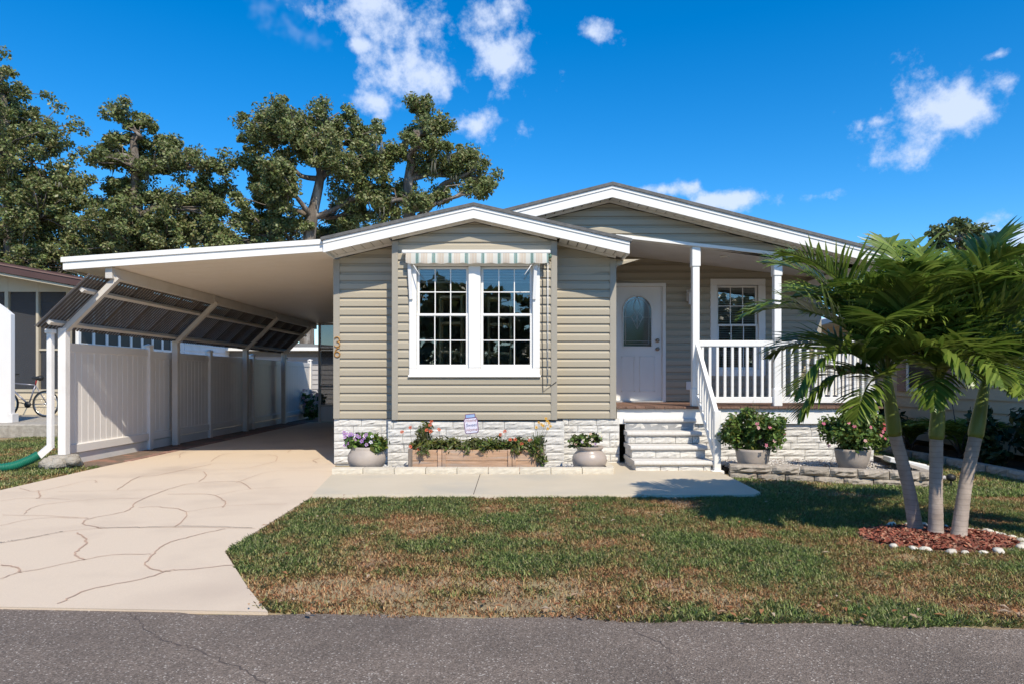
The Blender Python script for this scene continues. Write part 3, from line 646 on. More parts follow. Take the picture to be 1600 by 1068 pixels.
# slab with an arched hole: quads between arch and the outer rectangle
outer = [(xa, dz0), (xb, dz0)] + [(min(max(gcx + 2 * math.cos(a), xa), xb), min(gcz + 2 * abs(math.sin(a)), dz1) if abs(math.cos(a)) < .98 else gcz) for a in np.linspace(0, math.pi, 25)]
n = len(arch); vs = [(x, yd, z) for x, z in outer] + [(x, yd, z) for x, z in arch]
d.add(vs, [(i, (i + 1) % n, (i + 1) % n + n, i + n) for i in range(n)])
d.box(xa, xb, yd + .03, yd + .04, dz0, gz0); d.box(xa, gx0, yd + .03, yd + .04, gz0, dz1); d.box(gx1, xb, yd + .03, yd + .04, gz0, dz1)
slab = d.build('door', M['white'], porchw)
tb = MB(); tb.tube([(x, yd - .008, z) for x, z in arch + [arch[0]]], .014, 6, False); tb.build('glass_surround', M['white'], slab)
gl = MB(); gl.add([(x, yd + .012, z) for x, z in arch], [tuple(range(n))]); gl.build('arched_glass', M['doorglass'], slab)
ld = MB()
for pts in ([(gx0 + .05, gz0 + .05), (gx1 - .05, gz0 + .05), (gx1 - .05, gcz)] + [(gcx + (gr_ - .05) * math.cos(a), gcz + (gr_ - .05) * math.sin(a)) for a in np.linspace(0, math.pi, 15)] + [(gx0 + .05, gz0 + .05)],
            [(gx0, gz0 + .1), (gx1, gz0 + .1)], [(gx0, gcz - .12), (gcx - .1, gcz - .12), (gcx, gcz - .33), (gcx + .1, gcz - .12), (gx1, gcz - .12)],
            [(gcx, gz1), (gcx + .07, gcz + .05), (gcx, gcz - .06), (gcx - .07, gcz + .05), (gcx, gz1)], [(gcx - .1, gcz - .12), (gcx - .05, gcz - .04), (gcx, gcz - .12), (gcx + .05, gcz - .04), (gcx + .1, gcz - .12), (gcx + .05, gcz - .2), (gcx, gcz - .12), (gcx - .05, gcz - .2), (gcx - .1, gcz - .12)],
            [(gcx, gcz - .06), (gcx, gcz - .33)]):
    ld.tube([(x, yd + .008, z) for x, z in pts], .0055, 5)
ld.build('leading', M['lead'], slab)
pn = MB()
for a, b_ in ((xa + .12, gcx - .04), (gcx + .04, xb - .12)):
    for q0, q1 in ((FL + .18, 1.68),):
        for r_ in ((a, b_, q0, q0 + .02), (a, b_, q1 - .02, q1), (a, a + .02, q0, q1), (b_ - .02, b_, q0, q1)): pn.bbox(r_[0], r_[1], yd - .008, yd + .002, r_[2], r_[3], b=.003)
pn.build('raised_panel', M['white'], slab)
for z in (1.955, 1.81): MB().lathe([(0.0, -.05), (.03, -.048), (.034, -.03), (.015, -.022), (.034, -.01), (.034, 0)], (2.555, yd, z), 16, 'y').build('lock_knob', M['brass'], slab)
box('threshold', M['lead'], porchw, door_x[0], door_x[1], YP - .06, YP + .03, FL + .001, FL + .028)
# lantern and outlet
lt = MB(); lx, lz = 3.10, 2.74; lt.bbox(lx - .035, lx + .035, YP - .16, YP - .09, lz - .17, lz + .02, b=.004); lt.lathe([(.07, 0), (.055, .03), (.015, .07), (.0, .09)], (lx, YP - .125, lz + .02), 4); lt.bar((lx, YP - .02, lz + .03), (lx, YP - .125, lz + .09), .015); lt.bbox(lx - .04, lx + .04, YP - .025, YP - .015, lz - .1, lz + .1, b=.003)
lt.build('wall_lantern', M['white2'], porchw); bbox('outlet_box', M['white'], porchw, 3.05, 3.15, YP - .04, YP - .017, 1.09, 1.24)
# deck: boards, rim
dk = MB(); dk.box(BX1 + .01, XR, YW + .16, YP, FL - .12, FL - .035); deck = dk.build('porch_deck', M['dark'], house)
x = BX1 + .012
while x < XR + .04:
    bbox('deck_board', M['deck'], deck, x, x + .136, YW - .03 + random.uniform(-.004, .004), YP - .02, FL - .032, FL + random.uniform(-.001, .001), b=.004); x += .141
MB().bbox(BX1 + .02, XR + .03, YW + .02, YW + .07, 0.62, FL - .034, b=.004).build('rim_board', M['white'], deck)
# porch posts, rails, balusters
def post(x, ztop, y=YW + .06):
    p = MB(); p.bbox(x - .052, x + .052, y - .052, y + .052, FL, ztop, b=.006); o = p.build('porch_post', M['white'], house)
    for z0, z1 in ((FL + .001, FL + .27), (ztop - .30, ztop - .002)): bbox('collar', M['white'], o, x - .065, x + .065, y - .065, y + .065, z0, z1, b=.01)
PXS = (2.735, 3.95, 5.34)
for x in PXS: post(x, HB(x) + .005)
yr = YW + .06
for a, b_ in ((PXS[0], PXS[1]), (PXS[1], PXS[2])):
    rl = MB(); rl.bbox(a + .053, b_ - .053, yr - .032, yr + .032, 1.765, 1.855, b=.008); rl.bbox(a + .053, b_ - .053, yr - .025, yr + .025, 0.93, 1.02, b=.005); ro = rl.build('railing', M['white'], house)
    nb = int(round((b_ - a - .1) / .116)); st = (b_ - a - .1) / nb
    for i in range(nb): xx = a + .05 + st * (i + .5); bbox('baluster', M['white'], ro, xx - .019, xx + .019, yr - .019, yr + .019, 1.019, 1.766, b=.003)
rl = MB(); rl.bbox(5.31, 5.37, yr + .06, YP, 1.765, 1.855, b=.008); rl.bbox(5.315, 5.365, yr + .06, YP, 0.93, 1.02, b=.005); ro = rl.build('railing', M['white'], house)
for i in range(14): yy = yr + .13 + i * .116; bbox('baluster', M['white'], ro, 5.321, 5.359, yy - .019, yy + .019, 1.019, 1.766, b=.003)
# house number
def digit(pts, x, z, s, y):
    MB().tube([(x + a * s, y, z + b_ * s) for a, b_ in pts], .0085, 6).build('house_digit', M['gold'], bay)
d3 = [(-.3, .8)] + [(.28 * math.cos(a) - .02, .72 + .27 * math.sin(a)) for a in np.linspace(2.4, -1.4, 10)] + [(-.05, .47)] + [(.32 * math.cos(a) - .02, .18 + .30 * math.sin(a)) for a in np.linspace(1.4, -2.6, 11)]
d6 = [(.26, .95), (.02, .88), (-.2, .65), (-.31, .3)] + [(.31 * math.cos(a), .22 + .30 * math.sin(a)) for a in np.linspace(3.1, 3.1 + 6.4, 18)]
hx = P(528.0, 533, YW)[0]
digit(d3, hx, P(0, 540, YW)[2], .13, YW - .04); digit(d6, hx, P(0, 556, YW)[2], .13, YW - .04)
# ---- window awning (rolled up)
aw = thing('window_awning', (-.55, YC - .1, 2.9), 'rolled up awning with scalloped green and cream striped valance over the wide window', 'awning')
ax0, ax1 = P(628, 0, YC - .12)[0], P(860, 0, YC - .12)[0]; az = P(0, 394.5, YC - .12)[2]
MB().bbox(ax0, ax1, YC - .155, YC - .03, az - .022, az + .03, b=.012).build('head_rail', M['white'], aw)
def valmat():
    m = bpy.data.materials.new('striped_canvas'); m.use_nodes = True; nt = m.node_tree; n = nt.nodes; l = nt.links; b = n['Principled BSDF']; b.inputs['Roughness'].default_value = .85
    g = n.new('ShaderNodeNewGeometry'); s = n.new('ShaderNodeSeparateXYZ'); l.new(g.outputs['Position'], s.inputs[0])
    a = n.new('ShaderNodeMath'); a.operation = 'DIVIDE'; l.new(s.outputs[0], a.inputs[0]); a.inputs[1].default_value = 0.232
    f = n.new('ShaderNodeMath'); f.operation = 'FRACT'; l.new(a.outputs[0], f.inputs[0]); r = n.new('ShaderNodeValToRGB'); r.color_ramp.interpolation = 'CONSTANT'; l.new(f.outputs[0], r.inputs[0])
    W = (.78, .76, .69, 1); Pk = (.70, .60, .49, 1); Gr = (.03, .17, .15, 1); Lb = (.52, .62, .58, 1)
    st = [(0, W), (.10, Lb), (.16, Gr), (.205, W), (.23, Gr), (.28, Lb), (.34, W), (.46, Pk), (.52, W), (.54, Pk), (.7, W), (.72, Pk), (.84, W)]
    el = r.color_ramp.elements; el[0].color = W; el[1].position = st[1][0]; el[1].color = st[1][1]
    for p, c in st[2:]: e = el.new(p); e.color = c
    l.new(r.outputs[0], b.inputs['Base Color'])
    t = n.new('ShaderNodeBsdfTranslucent'); l.new(r.outputs[0], t.inputs[0]); ms = n.new('ShaderNodeMixShader'); ms.inputs[0].default_value = .3; l.new(b.outputs[0], ms.inputs[1]); l.new(t.outputs[0], ms.inputs[2]); l.new(ms.outputs[0], n['Material Output'].inputs['Surface']); return m
M['valance'] = valmat()
v = MB(); N = 150; vs = []
for i in range(N + 1):
    t = i / N; x = ax0 + .06 + (ax1 - ax0 - .09) * t; sc_ = .014 * abs(math.sin(t * math.pi * 10)); drop = .135 + sc_; wob = .008 * math.sin(t * 31) 
    vs += [(x, YC - .15, az - .018), (x, YC - .168 + wob, az - .018 - drop * .55), (x, YC - .16 + wob * 1.4, az - .018 - drop)]
v.add(vs, [(3 * i + j, 3 * i + 3 + j, 3 * i + 4 + j, 3 * i + 1 + j) for i in range(N) for j in (0, 1)], True); v.build('valance', M['valance'], aw)
MB().tube([(ax0 + .05, YC - .085, az - .05), (ax1 - .05, YC - .085, az - .05)], .038, 10).build('fabric_roll', M['valance'], aw)
for px, s in ((639, 1), (838, -1)):
    q = P(px, 0, YC - .06)[0]
    MB().bar((q, YC - .09, az - .02), (q + .03 * s, YC - .062, az - .66), .045, .022, (0, 1, 0)).build('folded_arm', M['white2'], aw)
    MB().tube([(q + .02 * s, YC - .09, az - .1), (q + s * .17, YC - .2, az - .33)], .006, 5).build('strut', M['white'], aw)
xr_ = P(856, 0, YC - .05)[0]
MB().tube([(xr_, YC - .06, az - .03), (xr_, YC - .045, az - 1.85)], .006, 5).build('crank_rod', M['white2'], aw)
xd = P(848.5, 0, YC - .04)[0]
MB().tube([(xd + .03, YC - .09, az - .04), (xd, YC - .045, az - .12), (xd - .01, YC - .035, az - 1.2), (xd, YC - .035, az - 1.97), (xd + .19, YC - .04, az - 1.83)], .005, 5).build('pull_cord', M['black'], aw)
MB().lathe([(0, -.03), (.035, -.02), (.04, .01), (.02, .03)], (ax1 - .01, YC - .09, az - .05), 10, 'x').build('gear_box', M['greybox'], aw)
# ---- front steps
st = thing('front_steps', (2.2, 9.5, 0), 'white block front steps with four bullnosed treads and white handrail', 'steps')
SX0, SX1 = 1.66, 2.735; fronts = [9.10, 9.39, 9.67, 9.95]
for i, yf in enumerate(fronts):
    zt = .176 * (i + 1); zb = .176 * i
    cr = MB(); cr.box(SX0 + .035, SX1 - .035, yf + .075, YW + .015, zb + (.02 if i == 0 else -.0), zt - .062); core = cr.build('riser_core', M['mortar'], st)
    courses(core, SX0 + .02, SX1 - .02, zb + .004, zt - .062, .12, .34, fixed=yf + .045)
    courses(core, yf + .05, YW + .01, zb + .004, zt - .062, .12, .34, axis='y', fixed=SX0 + .022)
    prof = [(YW + .012, zt - .06), (yf + .02, zt - .06), (yf + .002, zt - .045), (yf, zt - .03), (yf + .005, zt - .012), (yf + .022, zt), (YW + .012, zt)]
    MB().prism(prof, SX0, SX1, 'x').build('tread', M['tread'], st)
nx = 2.775
nw_ = MB(); nw_.bbox(nx - .045, nx + .045, 9.06, 9.15, 0.0, .86, b=.006); nw_.bbox(nx - .08, nx + .08, 9.03, 9.18, .001, .055, b=.006); nw_.build('newel_post', M['white'], st)
ra, rb = Vector((nx, 9.12, .80)), Vector((nx - .02, 10.02, 1.80))
MB().bar(ra, rb, .055, .075).build('handrail', M['white'], st)
MB().bar(ra + Vector((0, .02, -.62)), rb + Vector((0, 0, -.72)), .04, .06).build('bottom_rail', M['white'], st)
for i in range(8):
    t = (i + .6) / 8.3; p = ra.lerp(rb, t); bbox('baluster', M['white'], st, p.x - .017, p.x + .017, p.y - .017, p.y + .017, p.z - .65, p.z, b=.003)
# ------------------------------------------------------------------ carport
cp = thing('carport', (-4.5, 14, 0), 'white flat pan carport roof on bent beige posts with smoky corrugated side awning', 'carport')
CX0, CX1 = -6.33, -2.66; CY0, CY1 = 9.5, 20.2
def cz(x): return 2.825 + (x - CX0) * 0.0705
rf = MB(); rf.prism([(CX0, cz(CX0) + .03), (CX1, cz(CX1) + .03), (CX1, cz(CX1) + .15), (CX0, cz(CX0) + .15)], CY0 + .03, CY1); croof = rf.build('roof', M['white2'], cp)
k = 0; y = CY0 + .035
while y < CY1 - .02:
    m_ = MB(); q = [(CX0 + .03, cz(CX0 + .03) + .008), (CX1, cz(CX1) + .008), (CX1, cz(CX1) + .028), (CX0 + .03, cz(CX0 + .03) + .028)]; m_.prism(q, y + .003, min(y + .3, CY1) - .003); m_.build('ceiling_pan', M['ceiling'], croof); y += .305
f_ = MB(); f_.prism([(CX0 - .02, cz(CX0) - .002), (CX1, cz(CX1) - .002), (CX1, cz(CX1) + .10), (CX0 - .02, cz(CX0) + .10)], CY0, CY0 + .028); f_.prism([(CX0 - .04, cz(CX0) + .102), (CX1, cz(CX1) + .102), (CX1, cz(CX1) + .172), (CX0 - .04, cz(CX0) + .172)], CY0 - .018, CY0 + .028)
f_.prism([(CX0 - .02, cz(CX0) + .10), (CX1, cz(CX1) + .10), (CX1, cz(CX1) + .103), (CX0 - .02, cz(CX0) + .103)], CY0 + .004, CY0 + .02)
f_.build('fascia', M['white'], croof)
MB().box(CX0 - .02, CX0 + .01, CY0 + .03, CY1, cz(CX0) - .01, cz(CX0) + .17).build('side_gutter', M['white2'], croof)
MB().bbox(-5.79, -5.69, CY0 + .06, 19.6, 2.71, cz(-5.74) + .006, b=.004).build('beam', M['alu'], cp)
AX0, AZ0, AX1, AZ1 = -6.44, 1.98, -5.655, 2.74
ys = (9.66, 12.88, 16.25, 18.96)
for i, y in enumerate(ys):
    zb = 0.2 if i == 0 else 0.02
    p = MB(); p.bbox(AX0 - .055, AX0 + .055, y - .055, y + .055, zb, AZ0 + .03, b=.006); p.build('post', M['vinyl'] if i == 0 else M['alu'], cp)
    MB().bar((AX0, y, AZ0 - .02), (AX1, y, AZ1), .075, .085, (0, 1, 0)).build('bent_arm', M['alu'], cp)
    MB().box(AX1 - .035, AX1 - .028, y - .05, y + .05, 2.66, cz(AX1) + .005).build('bracket', M['alu'], cp)
ux, uz = AX1 - AX0, AZ1 - AZ0; ul = math.hypot(ux, uz); ux /= ul; uz /= ul; nxn, nzn = -uz, ux
def arm_pt(t, n_): return (AX0 + ux * t + nxn * n_, AZ0 + uz * t + nzn * n_)
for t in (.06, .70):
    a = arm_pt(t, .075); MB().bar((a[0], CY0 - .15, a[1]), (a[0], 19.5, a[1]), .05, .06, (nxn, 0, nzn)).build('purlin', M['alu'], cp)
def smoky():
    m = bpy.data.materials.new('smoky_corrugated'); m.use_nodes = True; n = m.node_tree.nodes; l = m.node_tree.links; b = n['Principled BSDF']; b.inputs['Base Color'].default_value = (.17, .13, .105, 1); b.inputs['Roughness'].default_value = .3
    tr = n.new('ShaderNodeBsdfTranslucent'); tr.inputs[0].default_value = (.62, .52, .42, 1); t = n.new('ShaderNodeBsdfTransparent'); t.inputs[0].default_value = (.55, .53, .5, 1)
    m1 = n.new('ShaderNodeMixShader'); m1.inputs[0].default_value = .6; l.new(b.outputs[0], m1.inputs[1]); l.new(tr.outputs[0], m1.inputs[2])
    m2 = n.new('ShaderNodeMixShader'); m2.inputs[0].default_value = .34; l.new(m1.outputs[0], m2.inputs[1]); l.new(t.outputs[0], m2.inputs[2]); l.new(m2.outputs[0], n['Material Output'].inputs['Surface']); return m
M['smoky'] = smoky(); M['smokydark'] = mat('shaded_valley', (.075, .06, .05), (.05, .04, .035), 6, .6)  # dark valleys paint in the shade stripes that skylight draws through the corrugation
def sheet_mesh(w):
    vs = []; fs = []; n = int(w / .0095)
    for i in range(n + 1):
        y = i * w / n; h = .02 * math.sin(2 * math.pi * y / .076)
        a = arm_pt(-.09, .125 + h); b_ = arm_pt(.95, .125 + h); vs += [(a[0], y, a[1]), (b_[0], y, b_[1])]
    fs = [(2 * i, 2 * i + 2, 2 * i + 3, 2 * i + 1) for i in range(n)]
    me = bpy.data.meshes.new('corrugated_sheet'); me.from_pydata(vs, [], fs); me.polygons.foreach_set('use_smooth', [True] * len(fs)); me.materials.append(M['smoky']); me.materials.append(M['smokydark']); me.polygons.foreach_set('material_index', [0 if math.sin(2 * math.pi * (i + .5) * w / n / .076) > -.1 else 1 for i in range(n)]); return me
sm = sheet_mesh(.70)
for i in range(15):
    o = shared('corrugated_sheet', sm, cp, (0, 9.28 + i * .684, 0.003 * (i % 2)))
ft = MB()
for k in range(10):
    a = random.uniform(0, 6.28); ft.lathe([(0, 0), (.14 * random.uniform(.6, 1), 0), (.12 * random.uniform(.6, 1), .08), (.05, .12)], (AX0 + math.cos(a) * .18, 9.6 + math.sin(a) * .13, random.uniform(0, .08)), 7)
ft.bbox(AX0 - .16, AX0 + .16, 9.5, 9.8, 0, .2, b=.03); ft.build('footing', M['rubble'], cp)
ds = MB(); ds.bbox(-6.60, -6.53, 9.52, 9.60, .3, 1.95, b=.008); ds.bbox(-6.62, -6.51, 9.51, 9.61, 1.93, 1.99, b=.008); ds.bar((-6.565, 9.55, .33), (-6.66, 9.45, .2), .075, .08); ds.build('downspout', M['vinyl'], cp)
# ------------------------------------------------------------------ privacy fence
fe = thing('privacy_fence', (-6.6, 15, 0), 'white vinyl tongue and groove privacy fence beside the driveway', 'fence')
fy = [9.78 + 2.44 * i for i in range(6)]; FX = -6.61
for i, y in enumerate(fy):
    if i > 0:
        p = MB(); p.bbox(FX - .06, FX + .06, y - .06, y + .06, 0, 1.86, b=.006); o = p.build('fence_post', M['vinyl'], fe)
        MB().lathe([(.098, 0), (.098, .03), (.0, .06)], (FX, y, 1.86), 4).build('post_cap', M['vinyl'], o)
    if i == 5: break
    a, b_ = y + .06, fy[i + 1] - .06; top = 1.82 - (0 if i == 0 else .03)
    MB().bbox(FX - .022, FX + .022, a, b_, top - .13, top, b=.006).build('top_rail', M['vinyl'], fe)
    MB().bbox(FX - .03, FX + .045, a, b_, .17, .31, b=.012).build('bottom_rail', M['vinyl'], fe)
    nb = 15; s_ = (b_ - a) / nb
    for k in range(nb): bbox('fence_board', M['vinyl'], fe, FX - .011, FX + .011 , a + k * s_ + .002, a + (k + 1) * s_ - .002, .30, top - .125, b=.005)
    MB().box(FX - .004, FX + .004, a, b_, .3, top - .12).build('tongue', M['vinyl'], fe)
MB().box(FX - .012, FX + .012, fy[0] + .1, fy[5], .0, .16).build('kick_board', M['white2'], fe)
# drain hose
pts = smooth([(-6.66, 9.46, .22), (-6.78, 9.38, .14), (-6.95, 9.25, .075), (-7.3, 9.02, .07), (-7.8, 8.75, .07), (-8.6, 8.4, .07)], 40)
hs = MB(); rr = [(.066 if i % 4 < 2 else .056) for i in range(len(pts))]; hs.tube(pts, rr, 12); ho = hs.build('drain_hose', M['green']); tag(ho, 'green corrugated drain hose lying in the grass below the downspout', 'hose')
# ------------------------------------------------------------------ screen room at the end of the carport
sr = thing('screen_room', (-4.1, 19.7, 0), 'aluminium framed screen room closing the far end of the carport', 'screen room')
for x in (-5.62, -5.12, -4.3, -3.5, -2.7): bbox('post', M['alu'], sr, x - .035, x + .035, 19.6, 19.67, 0.0, 2.9)
for z in (.5, 1.06, 2.15, 2.86): bbox('rail', M['alu'], sr, -5.584, -2.67, 19.605, 19.665, z - .03, z + .03)
box('kick_panel', M['white2'], sr, -5.58, -2.68, 19.62, 19.65, .04, .47)
for z0, z1 in ((.53, 1.03), (1.09, 2.12), (2.18, 2.83)): box('screen', M['screen'], sr, -5.58, -2.68, 19.63, 19.632, z0, z1)
# ------------------------------------------------------------------ leaves, flowers
def leaf_cloud(centers, n, size, cols, flat=0.6, elong=1.7, tw=None, spread=None):
    """n leaves around the given centres; returns V, F, col. centers (k,4): x,y,z,r"""
    centers = np.asarray(centers, float); idx = rng.integers(0, len(centers), n); c = centers[idx]
    d = rng.normal(size=(n, 3)); d /= np.linalg.norm(d, axis=1)[:, None]; rad = c[:, 3] * rng.random(n) ** 0.6
    p = c[:, :3] + d * rad[:, None] * np.array([1, 1, flat])
    nrm = d * 0.5 + rng.normal(size=(n, 3)) * 0.6 + np.array([0, 0, 0.5]); nrm /= np.linalg.norm(nrm, axis=1)[:, None]
    t = np.cross(nrm, rng.normal(size=(n, 3))); t /= np.linalg.norm(t, axis=1)[:, None]; b = np.cross(nrm, t)
    s = size * rng.uniform(0.6, 1.3, n)[:, None]; L = t * s * elong * 0.5; W = b * s * 0.5; up = nrm * s * 0.12
    V = np.stack([p - L, p + W - up * 0, p + L - up, p - W], 1).reshape(-1, 3); Fq = np.arange(4 * n).reshape(n, 4)
    cols = np.asarray(cols, float); cc = cols[rng.integers(0, len(cols), n)] * rng.uniform(0.75, 1.25, n)[:, None]
    return V, Fq, np.repeat(cc, 4, axis=0)
GREEN = [(.09, .16, .03), (.12, .20, .04), (.16, .24, .055), (.06, .12, .03)]
OLIVE = [(.10, .12, .04), (.13, .14, .055), (.08, .09, .035), (.17, .16, .08)]
YELLOWG = [(.12, .13, .02), (.17, .16, .03), (.08, .11, .02)]
def flower(par, p, r, col, cen=(.35, .2, .02), petals=5, nrm=None):
    nrm = Vector(nrm or (random.uniform(-.5, .5), -1, random.uniform(.1, .9))).normalized(); u = nrm.cross(Vector((0, 0, 1))).normalized(); w = nrm.cross(u); p = Vector(p); vs = []; fs = []; cs = []
    for k in range(petals):
        a = 2 * math.pi * k / petals + random.random() * .3; da = math.pi / petals * .95; rr = r * random.uniform(.85, 1.1)
        q = lambda an, ra, h: p + (u * math.cos(an) + w * math.sin(an)) * ra + nrm * h
        b = len(vs); vs += [q(a, r * .12, 0), q(a - da, rr * .7, r * .12), q(a, rr, r * .05), q(a + da, rr * .7, r * .12)]; fs.append((b, b + 1, b + 2, b + 3)); cs += [tuple(c * random.uniform(.9, 1.1) for c in col)] * 4
    b = len(vs)
    for k in range(6): vs.append(p + (u * math.cos(k * 1.047) + w * math.sin(k * 1.047)) * r * .25 + nrm * r * .1); cs.append(cen)
    fs_all = fs + []
    me = bpy.data.meshes.new('flower'); me.from_pydata([x - p for x in vs], [], fs_all + [tuple(range(b, b + 6))]); at = me.color_attributes.new('Col', 'FLOAT_COLOR', 'POINT')
    for i, c in enumerate(cs): at.data[i].color = (*c, 1)
    me.materials.append(M['petal']); return shared('flower', me, par, p)
def foliage(par, centers, n, size, cols, flat=.9, elong=1.8, name='foliage'):
    V, Fq, cc = leaf_cloud(centers, n, size, cols, flat, elong); return np_mesh(name, V, Fq, M['leaf'], cc, parent=par, origin=ORIG[par])
def stems(par, p0, ends, r, m=None, name='stem'):
    mb = MB()
    for e in ends:
        a = Vector(p0) + Vector((random.uniform(-.04, .04), random.uniform(-.04, .04), 0)); e = Vector(e); mid = a.lerp(e, .5) + Vector((0, 0, .06)); mb.tube([a, mid, e], [r, r * .8, r * .5], 5)
    return mb.build(name, M['bark'] if m is None else m, par)
def spikes(par, c, n, h, cols, w=.012, spread=.5, name='grass_blades'):
    V = []; Fq = []; cc = []
    for i in range(n):
        a = random.uniform(0, 6.283); s = random.uniform(.1, 1) * spread; hh = h * random.uniform(.6, 1.05); d = np.array([math.cos(a), math.sin(a), 0]); sd = np.array([-math.sin(a), math.cos(a), 0]); base = np.array(c, float) + d * .03 * random.random(); col = np.array(random.choice(cols)) * random.uniform(.8, 1.2); b = len(V)
        for t in (0, .4, .75, 1):
            q = base + d * (s * hh * t * t) + np.array([0, 0, hh * (t - .22 * s * t * t)]); ww = w * (1 - t ** 2) * .5 + .0008; V += [q - sd * ww, q + sd * ww]; cc += [col, col]
        for k in range(3): Fq.append((b + 2 * k, b + 2 * k + 1, b + 2 * k + 3, b + 2 * k + 2))
    return np_mesh(name, V, Fq, M['leaf'], np.array(cc), parent=par, origin=ORIG[par])
# ---- planting bed in front of the bay
def scatter_stones(name, poly_pts, n, r0, r1, cols, m, z, flat=.7):
    ico = np.array([(0, 0, 1), (.89, 0, .45), (.28, .85, .45), (-.72, .53, .45), (-.72, -.53, .45), (.28, -.85, .45), (.72, .53, -.45), (-.28, .85, -.45), (-.89, 0, -.45), (-.28, -.85, -.45), (.72, -.53, -.45), (0, 0, -1)])
    tri = np.array([(0, 1, 2), (0, 2, 3), (0, 3, 4), (0, 4, 5), (0, 5, 1), (1, 6, 2), (2, 7, 3), (3, 8, 4), (4, 9, 5), (5, 10, 1), (2, 6, 7), (3, 7, 8), (4, 8, 9), (5, 9, 10), (1, 10, 6), (6, 11, 7), (7, 11, 8), (8, 11, 9), (9, 11, 10), (10, 11, 6)])
    P_ = poly_pts(n); n = len(P_); r = rng.uniform(r0, r1, n); an = rng.uniform(0, 6.283, n); sc_ = rng.uniform(.7, 1.3, (n, 3)) * np.array([1, 1, flat])
    v = ico[None] * sc_[:, None, :] * r[:, None, None] * rng.uniform(.85, 1.15, (n, 12, 1)); ca, sa = np.cos(an)[:, None], np.sin(an)[:, None]
    V = np.stack([v[..., 0] * ca - v[..., 1] * sa, v[..., 0] * sa + v[..., 1] * ca, v[..., 2]], -1) + np.concatenate([P_, np.full((n, 1), z)], 1)[:, None, :]
    cols = np.array(cols); c = cols[rng.integers(0, len(cols), n)] * rng.uniform(.8, 1.2, (n, 1))
    return np_mesh(name, V.reshape(-1, 3), (tri[None] + (np.arange(n) * 12)[:, None, None]).reshape(-1, 3), m, np.repeat(c, 12, axis=0))
GV = [(.42, .42, .42), (.55, .55, .55), (.3, .31, .33), (.62, .6, .58), (.22, .22, .24)]
def rect(x0, x1, y0, y1): return lambda n: np.stack([rng.uniform(x0, x1, n), rng.uniform(y0, y1, n)], 1)
sheet('planting_bed', [(-2.3, 8.95), (1.28, 8.95), (1.28, YW), (-2.3, YW)], 0.02, M['mortar'])
sheet('side_planting_bed', [(2.95, 8.75), (4.95, 8.05), (5.45, 10.02), (2.85, 10.02)], 0.05, M['soil'])
g1 = scatter_stones('gravel', rect(-2.3, 1.27, 8.95, 9.95), 5200, .010, .022, GV, M['pebble'], .03); tag(g1, kind='stuff')
def bedpts(n):
    u = rng.random(n); x = 2.95 + 2.4 * u; return np.stack([x, rng.uniform(8.85 - .33 * (x - 2.95), 10.0)], 1)
g2 = scatter_stones('gravel', bedpts, 5200, .010, .02, [(.45, .43, .4), (.36, .33, .3), (.56, .53, .5), (.25, .2, .17)], M['pebble'], .085); tag(g2, kind='stuff')
kb = thing('bed_edging', (-.5, 8.85, 0), 'single row of cream edging blocks in front of the wooden flower box', 'edging')
x = -2.36
while x < 1.3:
    e = min(x + .41, 1.36); shared('edging_block', random.choice(RK), kb, (x + .004, 8.79 + random.uniform(-.008, .008), 0.03), (0, 0, random.uniform(-.012, .012)), (e - x - .008, .95, .092)); x = e
y = 8.96
while y < 9.9: shared('edging_block', random.choice(RK), kb, (1.36, y, 0.03), (0, 0, R(90)), (.36, .6, .09)); y += .37
sw_ = thing('stone_edging', (4.0, 8.3, 0), 'low curved wall of tan rock faced blocks around the bed below the porch', 'edging')
wp = smooth([(2.82, 8.68), (3.15, 8.62), (3.7, 8.42), (4.3, 8.16), (4.85, 7.98), (5.02, 8.0)], 30)
def along(pts, step, off):
    out = []; acc = -off; last = pts[0]
    for p in pts[1:]:
        d = np.linalg.norm(p - last); acc += d; last = p
        if acc >= step: out.append(p); acc -= step
    return out
for row, (z0, off) in enumerate(((-.02, 0.0), (.085, .17))):
    q = [wp[0]] + along(wp, .33, off) + [wp[-1]]
    for a, b_ in zip(q[:-1], q[1:]):
        dd = b_ - a; ln = np.linalg.norm(dd)
        if ln < .06: continue
        shared('wall_block', random.choice(RS), sw_, (a[0], a[1], z0 + (.0 if row == 0 else 0)), (0, 0, math.atan2(dd[1], dd[0])), (ln - .01, 1.2, .098))
for k in range(5):
    for z0 in (-.02, .085): shared('wall_block', random.choice(RS), sw_, (5.05 + .06 * k, 8.02 + .34 * k, z0), (0, 0, R(80)), (.33, 1.0, .098))
# ---- wooden flower box
fb = thing('flower_box', (-.47, 9.2, .03), 'weathered cedar flower box overflowing with orange blanket flowers', 'planter')
bx0, bx1, by0, by1, bh = -1.40, .44, 9.06, 9.36, .335
for z in (.035, .187):
    for a, b_ in ((bx0 + .05, -.945), (-.945 + .0, .0 - .0), (0.0, bx1 - .05)): bbox('plank', M['wood'], fb, a + .003, b_ - .003, by0, by0 + .025, z, z + .146, b=.004)
    bbox('plank', M['wood'], fb, bx0 + .03, bx1 - .03, by1, by1 + .025, z, z + .146, b=.004)
    for x in (bx0 + .02, bx1 - .045): bbox('plank', M['woodgrey'], fb, x, x + .025, by0 + .03, by1, z, z + .146, b=.004)
for x in (-.945, 0.0):
    for q in (-.055, .003): bbox('cleat', M['wood'], fb, x + q, x + q + .052, by0 - .022, by0 - .001, .03, bh + .005, b=.003)
for x in (bx0, bx1 - .06):
    for y in (by0 - .01, by1): bbox('corner_stake', M['woodgrey'], fb, x, x + .06, y, y + .05, .02, bh + .01, b=.005)
box('soil', M['soil'], fb, bx0 + .05, bx1 - .05, by0 + .026, by1 - .001, .05, .29)
